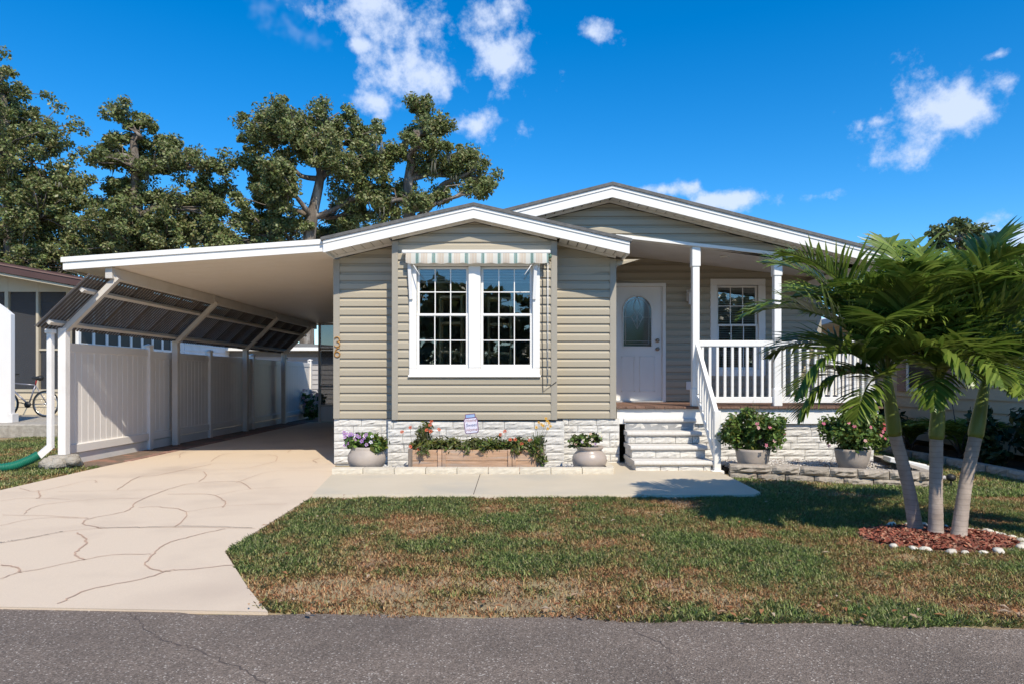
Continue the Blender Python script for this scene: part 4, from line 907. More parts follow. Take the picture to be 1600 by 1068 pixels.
cen = [(random.uniform(bx0 + .05, bx1 - .05), random.uniform(9.08, 9.34), random.uniform(.33, .42), .11) for _ in range(46)] + [(-1.22 + random.uniform(-.12, .12), 9.2, .42 + .1 * k, .12) for k in range(3)] + [(.35, 9.08, .28, .12), (.3, 9.06, .36, .13), (-1.2, 9.05, .33, .1), (.05, 9.06, .32, .08), (-.22, 9.1, .42, .13), (.4, 9.05, .2, .08)]
foliage(fb, cen[:22], 2600, .024, OLIVE + YELLOWG, elong=3.0); foliage(fb, cen[22:], 3600, .024, GREEN[:2] + OLIVE + YELLOWG, elong=3.4)
spikes(fb, (.33, 9.15, .3), 70, .3, GREEN + YELLOWG, .009, .7); [spikes(fb, (bx0 + .15 + .17 * k, 9.2, .3), 26, random.uniform(.15, .3), OLIVE + YELLOWG, .006, .8) for k in range(10)]; spikes(fb, (-1.2, 9.15, .3), 60, .42, OLIVE, .007, .5)
ORG = (.62, .12, .05); YEL = (.75, .42, .03)
for px, py in ((609 - 0, 0),): pass
fl = [(641, 697), (655, 701), (667, 611 + 60), (641, 667), (686, 670), (673, 673), (628, 674), (674, 658), (672, 663), (782, 678), (789, 673), (797, 686), (805, 686), (815, 692), (828, 687), (811, 707)]
for px, py in fl:
    p = P(px, py, 9.06); flower(fb, p, .03, ORG, (.12, .03, .02), 8); MB().tube([(p[0] * .99 - .004, 9.15, .33), p], .0025, 4).build('stem', M['green'] if False else M['moss'], fb)
for px, py in ((842, 659), (846, 662), (855, 657), (858, 660), (860, 665), (838, 667), (849, 664), (853, 653), (856, 669)):
    p = P(px, py, 9.12); flower(fb, p, .024, YEL, (.1, .03, .01), 7); MB().tube([(.38, 9.16, .33), ((.38 + p[0]) / 2, 9.15, (.33 + p[2]) / 2 + .02), p], .0022, 4).build('stem', M['moss'], fb)
# jar sign
js = thing('jar_sign', (-.55, 9.22, .3), 'small jar shaped garden sign lettered Home Sweet Home', 'sign')
c0 = P(736, 661, 9.22); rot = Matrix.Rotation(R(-6), 3, 'Y')
def jp(a, b_, y): q = rot @ Vector((a, 0, b_)); return (c0[0] + q.x, 9.22 + y, c0[2] + q.z)
outl = [(-.075, -.135), (.075, -.135), (.095, -.115), (.098, .04), (.085, .075), (.07, .09), (.07, .135), (-.07, .135), (-.07, .09), (-.085, .075), (-.098, .04), (-.095, -.115)]
def jprism(pl, y0, y1, m, name): 
    n = len(pl); vs = [jp(a, b_, y0) for a, b_ in pl] + [jp(a, b_, y1) for a, b_ in pl]; o = MB(); o.add(vs, [tuple(range(n)), tuple(range(2 * n - 1, n - 1, -1))] + [(i, i + n, (i + 1) % n + n, (i + 1) % n) for i in range(n)]); return o.build(name, m, js)
M['purple'] = mat('purple_outline', (.16, .07, .16)); M['jarface'] = mat('jar_face', (.66, .62, .72), (.60, .60, .72), 8); M['jarlid'] = mat('blue_lid', (.25, .36, .6), (.3, .42, .62), 9)
jprism(outl, -.006, .006, M['purple'], 'board'); jprism([(a * .88, b_ * .93 if b_ < 0 else min(b_, .072)) for a, b_ in outl[:5]] + [(a * .88, min(b_, .072)) for a, b_ in outl[9:]] , -.0085, -.0062, M['jarface'], 'face'); jprism([(-.06, .085), (.06, .085), (.06, .125), (-.06, .125)], -.0085, -.0062, M['jarlid'], 'lid')
M['ink1'] = mat('ink_rust', (.25, .06, .05)); M['ink2'] = mat('ink_navy', (.03, .07, .2))
for txt, zz, mm in (('Home', .026, 'ink1'), ('Sweet', -.038, 'ink2'), ('Home', -.102, 'ink1')):
    cu = bpy.data.curves.new('lettering', 'FONT'); cu.body = txt; cu.size = .062; cu.align_x = 'CENTER'; cu.shear = .25; cu.extrude = .0004; cu.materials.append(M[mm])
    tmp = bpy.data.objects.new('tmp', cu); C.objects.link(tmp); dg = bpy.context.evaluated_depsgraph_get(); lme = bpy.data.meshes.new_from_object(tmp.evaluated_get(dg)); bpy.data.objects.remove(tmp); o = bpy.data.objects.new('lettering', lme); C.objects.link(o); o.parent = js; o.location = Vector(jp(0, zz, -.0095)) - ORIG[js]; o.rotation_euler = (R(90), R(-6), 0)
MB().tube([(c0[0] - .012, 9.225, c0[2] - .13), (c0[0] - .02, 9.225, .1)], .004, 5).build('stake', M['chrome'], js)
# ---- pots
def pot(name, loc, prof, label, m):
    t = thing(name, loc, label, 'flower pot'); MB().lathe(prof, loc, 32).build('pot', M[m], t)
    rim = prof[-1]; MB().lathe([(0.0, -.03), (rim[0] * .8, -.03)], (loc[0], loc[1], loc[2] + rim[1]), 20).build('soil', M['soil'], t); return t
p1 = pot('flower_pot', (G(573, 735, .03)[0], 9.2, .03), [(.15, 0), (.17, .01), (.235, .08), (.258, .16), (.25, .23), (.215, .29), (.21, .31), (.215, .335), (.195, .34), (.185, .31)], 'wide taupe bowl of purple petunias beside the carport corner', 'potrough')
c = ORIG[p1]; cen = [(c.x + random.uniform(-.24, .24), c.y + random.uniform(-.15, .12), c.z + random.uniform(.33, .47), .09) for _ in range(22)] + [(c.x + .16, c.y - .15, .34, .08), (c.x + .22, c.y - .05, .38, .09)]
foliage(p1, cen[:11], 650, .05, GREEN, elong=1.5); foliage(p1, cen[11:], 700, .045, YELLOWG + GREEN, elong=1.5)
for k in range(22): flower(p1, (c.x + random.uniform(-.27, .12), c.y - .12 - random.random() * .1, c.z + random.uniform(.36, .55)), .03, random.choice(((.38, .2, .5), (.5, .3, .6), (.72, .68, .72), (.3, .13, .42))), (.3, .25, .05))
p2 = pot('flower_pot', (G(921, 735, .03)[0], 9.2, .03), [(.15, 0), (.16, .01), (.21, .06), (.238, .14), (.232, .2), (.195, .255), (.165, .285), (.17, .30), (.205, .335), (.20, .342), (.165, .31)], 'glossy taupe jar with a flared rim holding small pansies', 'pot')
c = ORIG[p2]; cen = [(c.x - .05 + random.uniform(-.2, .17), c.y + random.uniform(-.12, .1), c.z + random.uniform(.36, .47), .07) for _ in range(18)]
foliage(p2, cen, 800, .04, GREEN + OLIVE, elong=1.5)
for k in range(16): flower(p2, (c.x - .05 + random.uniform(-.22, .2), c.y - .1 - random.random() * .08, c.z + random.uniform(.36, .53)), .024, random.choice(((.75, .7, .6), (.6, .55, .65), (.35, .2, .45), (.7, .5, .35))), (.4, .3, .03))
def shrub_pot(px, wpx, y, label, seed):
    x = (px - CX) * y / F; t = pot('flower_pot', (x, y, .09), [(.14, 0), (.16, .01), (.2, .12), (.222, .24), (.225, .27), (.21, .275), (.195, .25)], label, 'potrough'); c = ORIG[t]
    cen = [];
    for k in range(46):
        a = random.uniform(0, 6.283); r = random.random() ** .6; cen.append((c.x + math.cos(a) * .38 * r, c.y + math.sin(a) * .3 * r, c.z + .45 + random.uniform(-.15, .27) * (1.2 - r * .5), .12))
    stems(t, (c.x, c.y, c.z + .24), [(q[0], q[1], q[2]) for q in cen[:24]], .006)
    foliage(t, cen, 6000, .033, GREEN + YELLOWG[:1], flat=1, elong=1.8); spikes(t, (c.x + .02, c.y - .02, c.z + .3), 90, .62, [(.2, .2, .06), (.14, .17, .05), (.28, .26, .12)], .009, .4)
    for k in range(9):
        a = random.uniform(3.2, 6.2); flower(t, (c.x + math.cos(a) * .40, c.y + math.sin(a) * .33, c.z + .42 + random.uniform(-.1, .26)), .028, random.choice(((.7, .22, .32), (.75, .45, .45), (.6, .12, .25))), (.5, .3, .1))
    return t
shrub_pot(1176, 0, 8.95, 'taupe pot with a leafy pink flowered shrub next to the stair newel', 1)
sp2 = shrub_pot(1332, 0, 8.95, 'taupe pot with a leafy pink flowered shrub behind the leaning palm trunk', 2)
c = ORIG[sp2]
for k in range(12): flower(sp2, (c.x + .38 + random.uniform(-.08, .12), c.y + random.uniform(-.2, .0), c.z + .5 + random.uniform(-.04, .14)), .026, (.6, .1, .12), (.5, .2, .1))
sb = thing('splash_block', (5.25, 8.9, .1), 'green and white downspout splash block tilted on the bed', 'splash block')
def tilt(o): o.rotation_euler = (0, R(14), R(-18)); return o
sbm = MB(); sbm.bbox(4.98, 5.52, 8.8, 8.84, .14, .2, b=.006); sbm.bbox(4.98, 5.52, 9.06, 9.10, .14, .2, b=.006); sbm.bbox(4.98, 5.02, 8.84, 9.06, .14, .2, b=.005); sbm.build('rim', M['white2'], sb)
MB().box(5.0, 5.52, 8.82, 9.08, .13, .15).build('tray', M['green'], sb); sb.rotation_euler = (0, R(12), R(-12))
gl_ = MB(); gl_.lathe([(.03, 0), (.05, .02), (.05, .06), (.02, .08)], (5.18, 7.93, .09), 12); gl_.bar((5.18, 7.93, 0), (5.18, 7.93, .1), .015); o = gl_.build('garden_spotlight', M['black']); tag(o, 'small black garden spotlight at the end of the block wall', 'light')
# ------------------------------------------------------------------ palms
bed_c = (3.52, 5.42)
def mulch():
    n = 5200; a = rng.uniform(0, 6.283, n); r = np.sqrt(rng.random(n)); x = bed_c[0] - .1 + np.cos(a) * r * .58; y = bed_c[1] + np.sin(a) * r * .42
    L = rng.uniform(.012, .04, n); W = rng.uniform(.004, .011, n); an = rng.uniform(0, 6.283, n); tl = rng.normal(0, .35, n); z = .018 + rng.random(n) * .03 * (1.1 - r)
    d = np.stack([np.cos(an) * np.cos(tl), np.sin(an) * np.cos(tl), np.sin(tl)], 1); s = np.stack([-np.sin(an), np.cos(an), rng.normal(0, .3, n)], 1); c = np.stack([x, y, z], 1)
    V = np.stack([c - d * L[:, None] - s * W[:, None], c + d * L[:, None] - s * W[:, None], c + d * L[:, None] + s * W[:, None], c - d * L[:, None] + s * W[:, None]], 1).reshape(-1, 3)
    cols = np.array([(.27, .075, .045), (.2, .055, .035), (.34, .12, .07), (.14, .05, .035), (.38, .2, .13)]); cc = cols[rng.integers(0, 5, n)] * rng.uniform(.7, 1.2, (n, 1))
    o = np_mesh('mulch', V, np.arange(4 * n).reshape(n, 4), M['mulch'], np.repeat(cc, 4, axis=0)); o['kind'] = 'stuff'
mulch()
mb_ = MB(); mb_.add([(bed_c[0] - .1 + math.cos(a) * .6, bed_c[1] + math.sin(a) * .44, .012) for a in np.linspace(0, 6.283, 40, endpoint=False)] + [(bed_c[0] - .1, bed_c[1], .03)], [(i, (i + 1) % 40, 40) for i in range(40)]); o = mb_.build('mulch_bed', M['dirt']); o['kind'] = 'structure'
def pebble_mesh(seed):
    random.seed(seed); o = MB(); prof = [(0, -.5), (.35, -.42), (.5, -.1), (.48, .12), (.3, .36), (0, .44)]; vs = []; seg = 10
    o.lathe([(max(r, .001), z) for r, z in prof], (0, 0, 0), seg); o.v = [(x * random.uniform(.85, 1.15), y * random.uniform(.85, 1.15), z * random.uniform(.9, 1.1)) for x, y, z in o.v]
    me = bpy.data.meshes.new('river_stone'); me.from_pydata(o.v, [], o.f); me.polygons.foreach_set('use_smooth', [True] * len(o.f)); me.materials.append(M['whitestone']); return me
PM = [pebble_mesh(s) for s in range(5)]; random.seed(11)
for k in range(24):
    a = -2.5 + k * .21 if k < 21 else 2.4 + .2 * k; a += random.uniform(-.05, .05); s = random.uniform(.045, .08)
    o = shared('river_stone', random.choice(PM), None, (bed_c[0] - .1 + math.cos(a) * .62, bed_c[1] + math.sin(a) * .46, s * .22), (random.uniform(-.2, .2), random.uniform(-.2, .2), random.uniform(0, 6)), (s * 1.3, s, s * .8))
    tag(o, 'pale river stone ringing the red mulch under the palms', 'stone', 'river stones round the palm bed')
def trunkmat():
    m = mat('palm_trunk', (.42, .345, .29), (.30, .24, .20), 9, .85, .4, 30); nt = m.node_tree; n = nt.nodes; l = nt.links; b = n['Principled BSDF']
    g = n.new('ShaderNodeNewGeometry'); s = n.new('ShaderNodeSeparateXYZ'); l.new(g.outputs['Position'], s.inputs[0]); nz = n.new('ShaderNodeTexNoise'); nz.inputs['Scale'].default_value = 5; l.new(g.outputs['Position'], nz.inputs['Vector'])
    a = n.new('ShaderNodeMath'); a.operation = 'MULTIPLY_ADD'; l.new(nz.outputs[0], a.inputs[0]); a.inputs[1].default_value = .035; l.new(s.outputs[2], a.inputs[2])
    d = n.new('ShaderNodeMath'); d.operation = 'DIVIDE'; l.new(a.outputs[0], d.inputs[0]); d.inputs[1].default_value = .042; f = n.new('ShaderNodeMath'); f.operation = 'FRACT'; l.new(d.outputs[0], f.inputs[0])
    r = n.new('ShaderNodeMapRange'); l.new(f.outputs[0], r.inputs['Value']); r.inputs['From Min'].default_value = .0; r.inputs['From Max'].default_value = .22; r.inputs['To Min'].default_value = .74; r.inputs['To Max'].default_value = 1.0
    cc = n.new('ShaderNodeCombineColor'); [l.new(r.outputs[0], cc.inputs[i]) for i in range(3)]; mx = n.new('ShaderNodeMix'); mx.data_type = 'RGBA'; mx.blend_type = 'MULTIPLY'; mx.inputs['Factor'].default_value = 1
    src = b.inputs['Base Color'].links[0].from_socket; l.new(src, mx.inputs['A']); l.new(cc.outputs[0], mx.inputs['B']); l.new(mx.outputs['Result'], b.inputs['Base Color']); return m
M['ptrunk'] = trunkmat(); M['shaft'] = mat('crownshaft', (.17, .215, .045), (.12, .165, .035), 5, .4, .05, 20, stretch=(6, 6, .8), c3=(.19, .15, .06), s3=4, t3=(.6, .8))
def frond(par, base, az_, el, L, droop, seed, nl=46, yel=0.0):
    rs = np.random.default_rng(seed); V = []; Fq = []; cc = []; base = np.array(base, float)
    # rachis: starts at elevation el, bends down by droop over its length
    N = 26; pts = [base]; dirs = []
    for i in range(N):
        t = i / N; e = el - droop * t ** 1.25; d = np.array([math.cos(az_) * math.cos(e), math.sin(az_) * math.cos(e), math.sin(e)]); dirs.append(d); pts.append(pts[-1] + d * L / N)
    dirs.append(dirs[-1]); side = np.array([-math.sin(az_), math.cos(az_), 0])
    def strip(ps, ws, sd, col):
        b = len(V)
        for p, w, s_ in zip(ps, ws, sd): V.append(p - s_ * w); V.append(p + s_ * w); cc.append(col); cc.append(col)
        for k in range(len(ps) - 1): Fq.append((b + 2 * k, b + 2 * k + 1, b + 2 * k + 3, b + 2 * k + 2))
    rc = np.array((.16, .2, .05)) * (1 + yel)
    ups = [np.cross(side, d) * -1 for d in dirs]
    strip(pts, [.013 * (1 - .8 * i / N) for i in range(N + 1)], [side] * (N + 1), rc); strip(pts, [.011 * (1 - .8 * i / N) for i in range(N + 1)], ups, rc)
    for k in range(nl):
        t = .16 + .84 * (k / (nl - 1)); i = min(int(t * N), N - 1); p = pts[i] + (pts[i + 1] - pts[i]) * (t * N - i); d = dirs[i]; up = ups[i]
        ll = L * .33 * (math.sin(math.pi * min(1, (t * .92 + .12))) ** .6) * rs.uniform(.88, 1.08) + .05
        for s_ in (-1, 1):
            fwd = .55 + .75 * t + rs.normal(0, .08); rise = .7 - .35 * t + rs.normal(0, .14)
            q = side * s_ * 1.0 + d * fwd + up * rise; q /= np.linalg.norm(q); wv = np.cross(q, up); wv /= np.linalg.norm(wv) + 1e-9
            ps = [p]; cur = q.copy(); n_ = 5; g_ = rs.uniform(.06, .24)
            for j in range(n_): ps.append(ps[-1] + cur * ll / n_); cur = cur + np.array([0, 0, -g_]); cur /= np.linalg.norm(cur)
            w0 = .018 * rs.uniform(.85, 1.15); base_c = np.array((.105, .165, .025)) if rs.random() < .6 else np.array((.19, .25, .045))
            if yel: base_c = base_c * (1 - yel) + np.array((.16, .2, .04)) * yel
            col = base_c * rs.uniform(.7, 1.35); fold = wv * .9 + up * .35 * s_
            strip(ps, [w0 * .5, w0 * .95, w0, w0 * .85, w0 * .5, .001], [fold] * 6, col)
    return np_mesh('frond', V, Fq, M['frond'], np.array(cc), parent=par, origin=tuple(base))
def palm(bpx, bpy, tpx, tpy, spx, spy, y1, label, seed, fr):
    b = Vector(G(bpx, bpy)); y = b.y; t = thing('palm_tree', b, label, 'palm tree', None); top = Vector(P(tpx, tpy, y1)); sh = Vector(P(spx, spy, y1 + (y1 - y) * .3))
    m1 = b.lerp(top, .5) + Vector(((b.x - top.x) * .06, 0, 0)); tp = smooth([tuple(b + Vector((0, 0, -.05))), tuple(m1), tuple(top)], 16); n = len(tp)
    tr = MB(); tr.tube(tp, [.060 - .012 * min(1, i / n * 2.2) + .002 * (i % 2) + (.022 * (1 - i / 5) if i < 5 else 0) for i in range(n)], 18); tr.build('trunk', M['ptrunk'], t)
    dv = (sh - top).normalized(); cs = MB(); pts = [top - dv * .01, top + dv * .03, top.lerp(sh, .3), top.lerp(sh, .65), sh, sh + dv * .12]; cs.tube(pts, [.050, .058, .056, .048, .038, .026], 16); cs.build('crownshaft', M['shaft'], t)
    for k, (az_, el, L, dr) in enumerate(fr): frond(t, sh + dv * (.03 + .012 * k) if False else sh + dv * .04, R(az_), R(el), L, R(dr), seed * 50 + k, yel=(.55 if (seed == 3 and k in (0, 1)) else 0))
    return t
# azimuth: 0 = right (+X), 90 = away, 180 = left, 270 = towards the camera
palm(1433, 830, 1398, 678, 1387, 598, 5.62, 'palm with the trunk leaning towards the front steps', 1, [(172, 62, 1.45, 92), (203, 40, 1.2, 115), (150, 76, 1.55, 70), (240, 62, 1.15, 100), (280, 50, 1.05, 125), (110, 66, 1.45, 65), (60, 74, 1.45, 70), (20, 66, 1.3, 90), (192, 18, 1.0, 95), (320, 76, 1.3, 80), (130, 44, 1.2, 80), (185, 80, 1.5, 75), (262, 76, 1.25, 85), (225, 10, .85, 80)])
palm(1462, 838, 1463, 684, 1468, 606, 5.52, 'palm with the upright middle trunk of the clump', 2, [(200, 70, 1.4, 80), (160, 66, 1.45, 75), (100, 82, 1.55, 45), (265, 52, 1.0, 125), (300, 70, 1.3, 90), (345, 72, 1.4, 80), (30, 70, 1.4, 75), (235, 36, .95, 115), (60, 56, 1.3, 70), (130, 60, 1.4, 70), (220, 80, 1.35, 80), (320, 34, 1.0, 110), (280, 84, 1.3, 70), (10, 84, 1.5, 50)])
palm(1496, 842, 1524, 682, 1538, 606, 5.52, 'palm with the trunk leaning away from the house', 3, [(318, 22, 1.25, 115), (345, 30, 1.3, 118), (290, 52, 1.15, 110), (15, 66, 1.45, 75), (60, 76, 1.55, 50), (110, 80, 1.55, 50), (160, 72, 1.45, 75), (200, 60, 1.25, 95), (40, 48, 1.4, 75), (250, 45, 1.0, 120), (355, 74, 1.5, 60), (85, 64, 1.5, 50), (230, 76, 1.3, 80), (275, 80, 1.25, 75), (130, 58, 1.4, 75)])
# ------------------------------------------------------------------ oaks
def oak(name, label, base, lobes, trunk_pts, nleaf, seed, lsize=.2, cols=None, moss=14, group=None, cat='tree', twig_n=26):
    random.seed(seed); t = thing(name, base, label, cat, group); tp = [Vector(p) for p in trunk_pts]; n = len(tp); tr = MB(); r0 = .42
    tr.tube(smooth([tuple(p) for p in tp], 5), [r0 * (1 - .62 * i / (5 * (n - 1))) for i in range(5 * (n - 1) + 1)], 10); lim = MB(); cl = []; tips = []
    for (cx, cy, cz_, rx, rz) in lobes:
        c = Vector((cx, cy, cz_)); k = min(range(n), key=lambda i: (tp[i] - c).length + (3 if tp[i].z > c.z else 0)); a = tp[k]
        mid = a.lerp(c, .55) + Vector((random.uniform(-.5, .5), random.uniform(-.5, .5), random.uniform(-.2, .7)))
        main = smooth([tuple(a), tuple(a.lerp(mid, .5) + Vector((random.uniform(-.25, .25), 0, random.uniform(-.2, .3)))), tuple(mid), tuple(c)], 4); lim.tube(main, [.16 * (1 - .75 * i / (len(main) - 1)) for i in range(len(main))], 7)
        nb = max(9, int(twig_n * 2.0 * rx * rz / 3.0))
        for j in range(nb):
            d = Vector((random.gauss(0, 1), random.gauss(0, 1), random.gauss(.1, .9))).normalized(); rr = random.uniform(.25, 1.42); e = c + Vector((d.x * rx * rr, d.y * rx * rr, d.z * rz * rr)); s_ = Vector(main[random.randint(len(main) // 2, len(main) - 1)])
            m_ = s_.lerp(e, .5) + Vector((random.uniform(-.3, .3), random.uniform(-.3, .3), random.uniform(-.15, .35)))
            lim.tube([s_, m_, e], [.045, .03, .01], 5); cl.append((e.x, e.y, e.z, random.uniform(.2, .62))); tips.append(e)
            if random.random() < .6: q = m_.lerp(e, .4) + Vector((random.uniform(-.5, .5), random.uniform(-.5, .5), random.uniform(-.3, .4))); cl.append((q.x, q.y, q.z, random.uniform(.25, .5)))
    tr.build('trunk', M['bark'], t); lim.build('limbs', M['bark'], t)
    V, Fq, cc = leaf_cloud(cl, nleaf, lsize, cols or [(.17, .215, .068), (.21, .25, .09), (.13, .165, .052), (.27, .285, .135), (.21, .19, .08)], .8, 1.7); np_mesh('crown', V, Fq, M['oakleaf'], cc, parent=t, origin=ORIG[t])
    if moss:
        ms = MB()
        for k in range(moss):
            e = random.choice(tips) + Vector((random.uniform(-.3, .3), random.uniform(-.3, .3), -.2)); L = random.uniform(.3, 1.0)
            for q in range(4): a = e + Vector((random.uniform(-.15, .15), random.uniform(-.15, .15), 0)); ms.tube([a, a + Vector((random.uniform(-.06, .06), 0, -L * .5)), a + Vector((random.uniform(-.1, .1), 0, -L * random.uniform(.7, 1)))], [.022, .028, .006], 4)
        ms.build('spanish_moss', M['moss'], t)['kind'] = 'stuff'
    return t
def lob(px, py, rpx, rpy, Y, dy=0): q = P(px, py, Y); return (q[0], Y + dy, q[2], rpx * Y / F, rpy * Y / F)
Y = 34
oak('oak_tree', 'tall oak at the edge above the brown roofed house', P(20, 640, Y)[:2] + (0,), [lob(-10, 150, 55, 50, Y), lob(40, 190, 45, 40, Y, 1), lob(20, 250, 70, 55, Y, -1), lob(70, 290, 50, 45, Y), lob(20, 340, 75, 55, Y, 1), lob(90, 345, 45, 45, Y, -1), lob(60, 400, 70, 45, Y), lob(-60, 260, 60, 80, Y), lob(110, 300, 22, 40, Y), lob(-50, 380, 60, 60, Y, 1), lob(130, 395, 35, 35, Y)], [P(20, 640, Y), P(22, 480, Y), P(15, 350, Y), P(10, 230, Y), P(5, 150, Y)], 90000, 21, .105)
oak('oak_tree', 'oak with a lone high clump above the carport roof', P(215, 640, Y + 1)[:2] + (0,), [lob(205, 200, 26, 34, Y), lob(240, 235, 42, 32, Y, 1), lob(180, 225, 20, 24, Y), lob(205, 262, 38, 26, Y, -1), lob(275, 250, 22, 20, Y), lob(190, 300, 42, 32, Y), lob(260, 310, 48, 30, Y, 1), lob(215, 350, 62, 34, Y, -1), lob(280, 365, 40, 36, Y), lob(170, 370, 34, 36, Y, 1), lob(225, 395, 70, 28, Y), lob(328, 262, 26, 20, Y), lob(318, 300, 26, 30, Y, 1), lob(340, 330, 26, 32, Y)], [P(225, 640, Y), P(228, 450, Y), P(215, 340, Y), P(212, 270, Y), P(208, 215, Y)], 80000, 22, .10)
oak('oak_tree', 'broad oak with a forked dark trunk behind the carport', P(480, 640, Y)[:2] + (0,), [lob(425, 190, 40, 26, Y), lob(500, 180, 34, 28, Y, 1), lob(455, 215, 50, 32, Y, -1), lob(410, 255, 38, 34, Y), lob(500, 235, 40, 34, Y), lob(560, 205, 30, 34, Y, 1), lob(585, 250, 26, 36, Y), lob(545, 270, 36, 36, Y, -1), lob(410, 310, 48, 36, Y, 1), lob(385, 355, 40, 30, Y), lob(455, 300, 34, 34, Y, -2), lob(445, 355, 34, 32, Y), lob(590, 300, 26, 30, Y), lob(550, 325, 34, 30, Y, 1), lob(520, 355, 30, 22, Y, 2), lob(360, 390, 50, 22, Y)], [P(480, 640, Y), P(480, 420, Y), P(488, 340, Y), P(500, 280, Y), P(505, 220, Y)], 100000, 23, .10)
oak('oak_tree', 'sparse oak with a bare limb leaning towards the gable', P(632, 640, Y + 1)[:2] + (0,), [lob(655, 172, 20, 24, Y), lob(640, 205, 26, 18, Y, 1), lob(685, 200, 14, 18, Y), lob(665, 235, 34, 20, Y, -1), lob(620, 240, 16, 16, Y), lob(680, 262, 24, 14, Y), lob(735, 245, 18, 14, Y), lob(752, 268, 20, 18, Y, 1), lob(752, 296, 14, 18, Y), lob(712, 260, 12, 12, Y), lob(640, 290, 22, 24, Y, 1), lob(610, 320, 20, 22, Y), lob(690, 305, 10, 14, Y), lob(660, 320, 16, 14, Y, -1)], [P(640, 640, Y), P(640, 400, Y), P(640, 330, Y), P(638, 280, Y), P(652, 210, Y)], 34000, 24, .10, moss=8, twig_n=22)
lm = MB(); q = smooth([P(645, 350, Y), P(675, 318, Y), P(690, 290, Y), P(722, 276, Y), P(745, 262, Y)], 5); lm.tube(q, [.2 - .007 * i for i in range(len(q))], 7)
lm.build('leaning_limb', M['bark'], [o for o in bpy.data.objects if o.name.startswith('oak_tree') and o.parent is None][-1])
# filler growth low behind the carport (one more oak between)
oak('oak_tree', 'low dense oak filling in behind the neighbouring roofs', P(300, 640, 40)[:2] + (0,), [lob(150, 385, 60, 40, 40), lob(330, 370, 60, 36, 40, 1), lob(560, 370, 60, 40, 40), lob(480, 390, 60, 34, 40, 1), lob(660, 355, 36, 26, 40), lob(240, 400, 60, 34, 40)], [P(300, 640, 40), P(310, 460, 40), P(320, 410, 40)], 46000, 25, .11, moss=4)
# pine and a rusty shrub tree at the right
Yp = 44
oak('pine_tree', 'open crowned pine rising beyond the palms', P(1500, 640, Yp)[:2] + (0,), [lob(1462, 368, 18, 10, Yp), lob(1500, 358, 22, 12, Yp), lob(1530, 366, 20, 12, Yp, 1), lob(1480, 385, 20, 9, Yp), lob(1545, 382, 16, 9, Yp), lob(1515, 384, 20, 8, Yp)], [P(1505, 640, Yp), P(1503, 450, Yp), P(1500, 400, Yp), P(1505, 375, Yp)], 3000, 31, .17, cols=[(.13, .17, .06), (.17, .20, .075), (.10, .125, .045)], moss=0, twig_n=20)
oak('rusty_tree', 'rust tinged bushy tree below the pine', P(1530, 640, 38)[:2] + (0,), [lob(1500, 412, 30, 18, 38), lob(1545, 405, 34, 20, 38), lob(1590, 400, 34, 24, 38), lob(1640, 410, 40, 30, 38), lob(1520, 440, 40, 20, 38), lob(1580, 440, 50, 24, 38)], [P(1560, 640, 38), P(1560, 480, 38), P(1560, 430, 38)], 9000, 32, .2, cols=[(.25, .17, .08), (.17, .16, .065), (.13, .15, .055)], moss=0)
# trees across the street, mirrored in the window panes
SP = ['beside the far left driveway', 'left of the middle gap', 'standing tallest in the row', 'right of the middle gap', 'with the low round crown', 'at the far right end']
for k, (x, y, h) in enumerate(((-16, -24, 7.5), (-9, -27, 6.0), (-3, -25, 7.6), (3, -26, 5.6), (9, -24, 6.6), (16, -27, 7.6))):
    oak('street_tree', 'leafy oak across the street ' + SP[k], (x, y, 0), [(x + random.uniform(-3, 3), y + random.uniform(-2, 2), h * random.uniform(.15, .9), 1.9, 1.2) for _ in range(10)], [(x, y, 0), (x + .2, y, h * .35), (x, y, h * .6), (x + .2, y, h * .8)], 9000, 40 + k, .34, moss=0, group='oaks across the street')
hd_ = thing('reflection_hedge', (0, -19, 0), 'unseen hedge added across the street to darken the window reflections', 'hedge')  # out of view, added to cover the bright horizon mirrored in the lower panes
hc = [(random.uniform(-26, 26), -19 + random.uniform(-.8, .8), random.uniform(.3, 2.7), .6) for _ in range(420)]
stems(hd_, (0, -19, 0), [(q * 1.5, -19, 1.2) for q in range(-3, 4)], .04); V_, F_, c_ = leaf_cloud(hc, 15000, .34, OLIVE, 1.0, 1.5); np_mesh('foliage', V_, F_, M['oakleaf'], c_, parent=hd_, origin=ORIG[hd_])
random.seed(5)
# ------------------------------------------------------------------ neighbours
nl = thing('neighbour_house', (-15, 20, 0), 'low house with brown roof edge and dark screened porch behind the bicycle', 'house')
NY = 18.2
mb = MB(); mb.box(-24, -11.8, NY + .02, NY + .12, .3, .95); mb.build('front_wall', M['cream'], nl)
for k in range(3): MB().prism([(NY - .004, .31 + k * .21), (NY + .02, .31 + k * .21), (NY + .02, .51 + k * .21), (NY + .012, .52 + k * .21)], -24, -11.8, 'x').build('siding_board', M['cream'], nl)
for px in (-26, 11, 59, 107):
    x = (px - CX) * NY / F; w_ = .05 if px != 59 else .035; bbox('frame_post', M['creamlight'], nl, x - w_, x + w_, NY - .03, NY + .08, .93, 4.0)
MB().prism([(-24, 3.62), (-11.85, 3.62), (-11.85, 3.72), (-24, 5.9)], NY - .025, NY + .1).build('head_frame', M['creamlight'], nl); box('sill_frame', M['creamlight'], nl, -24, -11.85, NY - .028, NY + .1, .93, 1.0)
for px0, px1 in ((-110, -30), (-22, 8), (14, 58), (61, 104)):
    a, b_ = (px0 - CX) * NY / F + .03, (px1 - CX) * NY / F - .03
    box('screen', M['screen'], nl, a, b_, NY + .03, NY + .034, 1.0, 3.62)
box('mullion', M['creamlight'], nl, (61 - CX) * NY / F, (104 - CX) * NY / F, NY + .0, NY + .03, 2.04, 2.09)
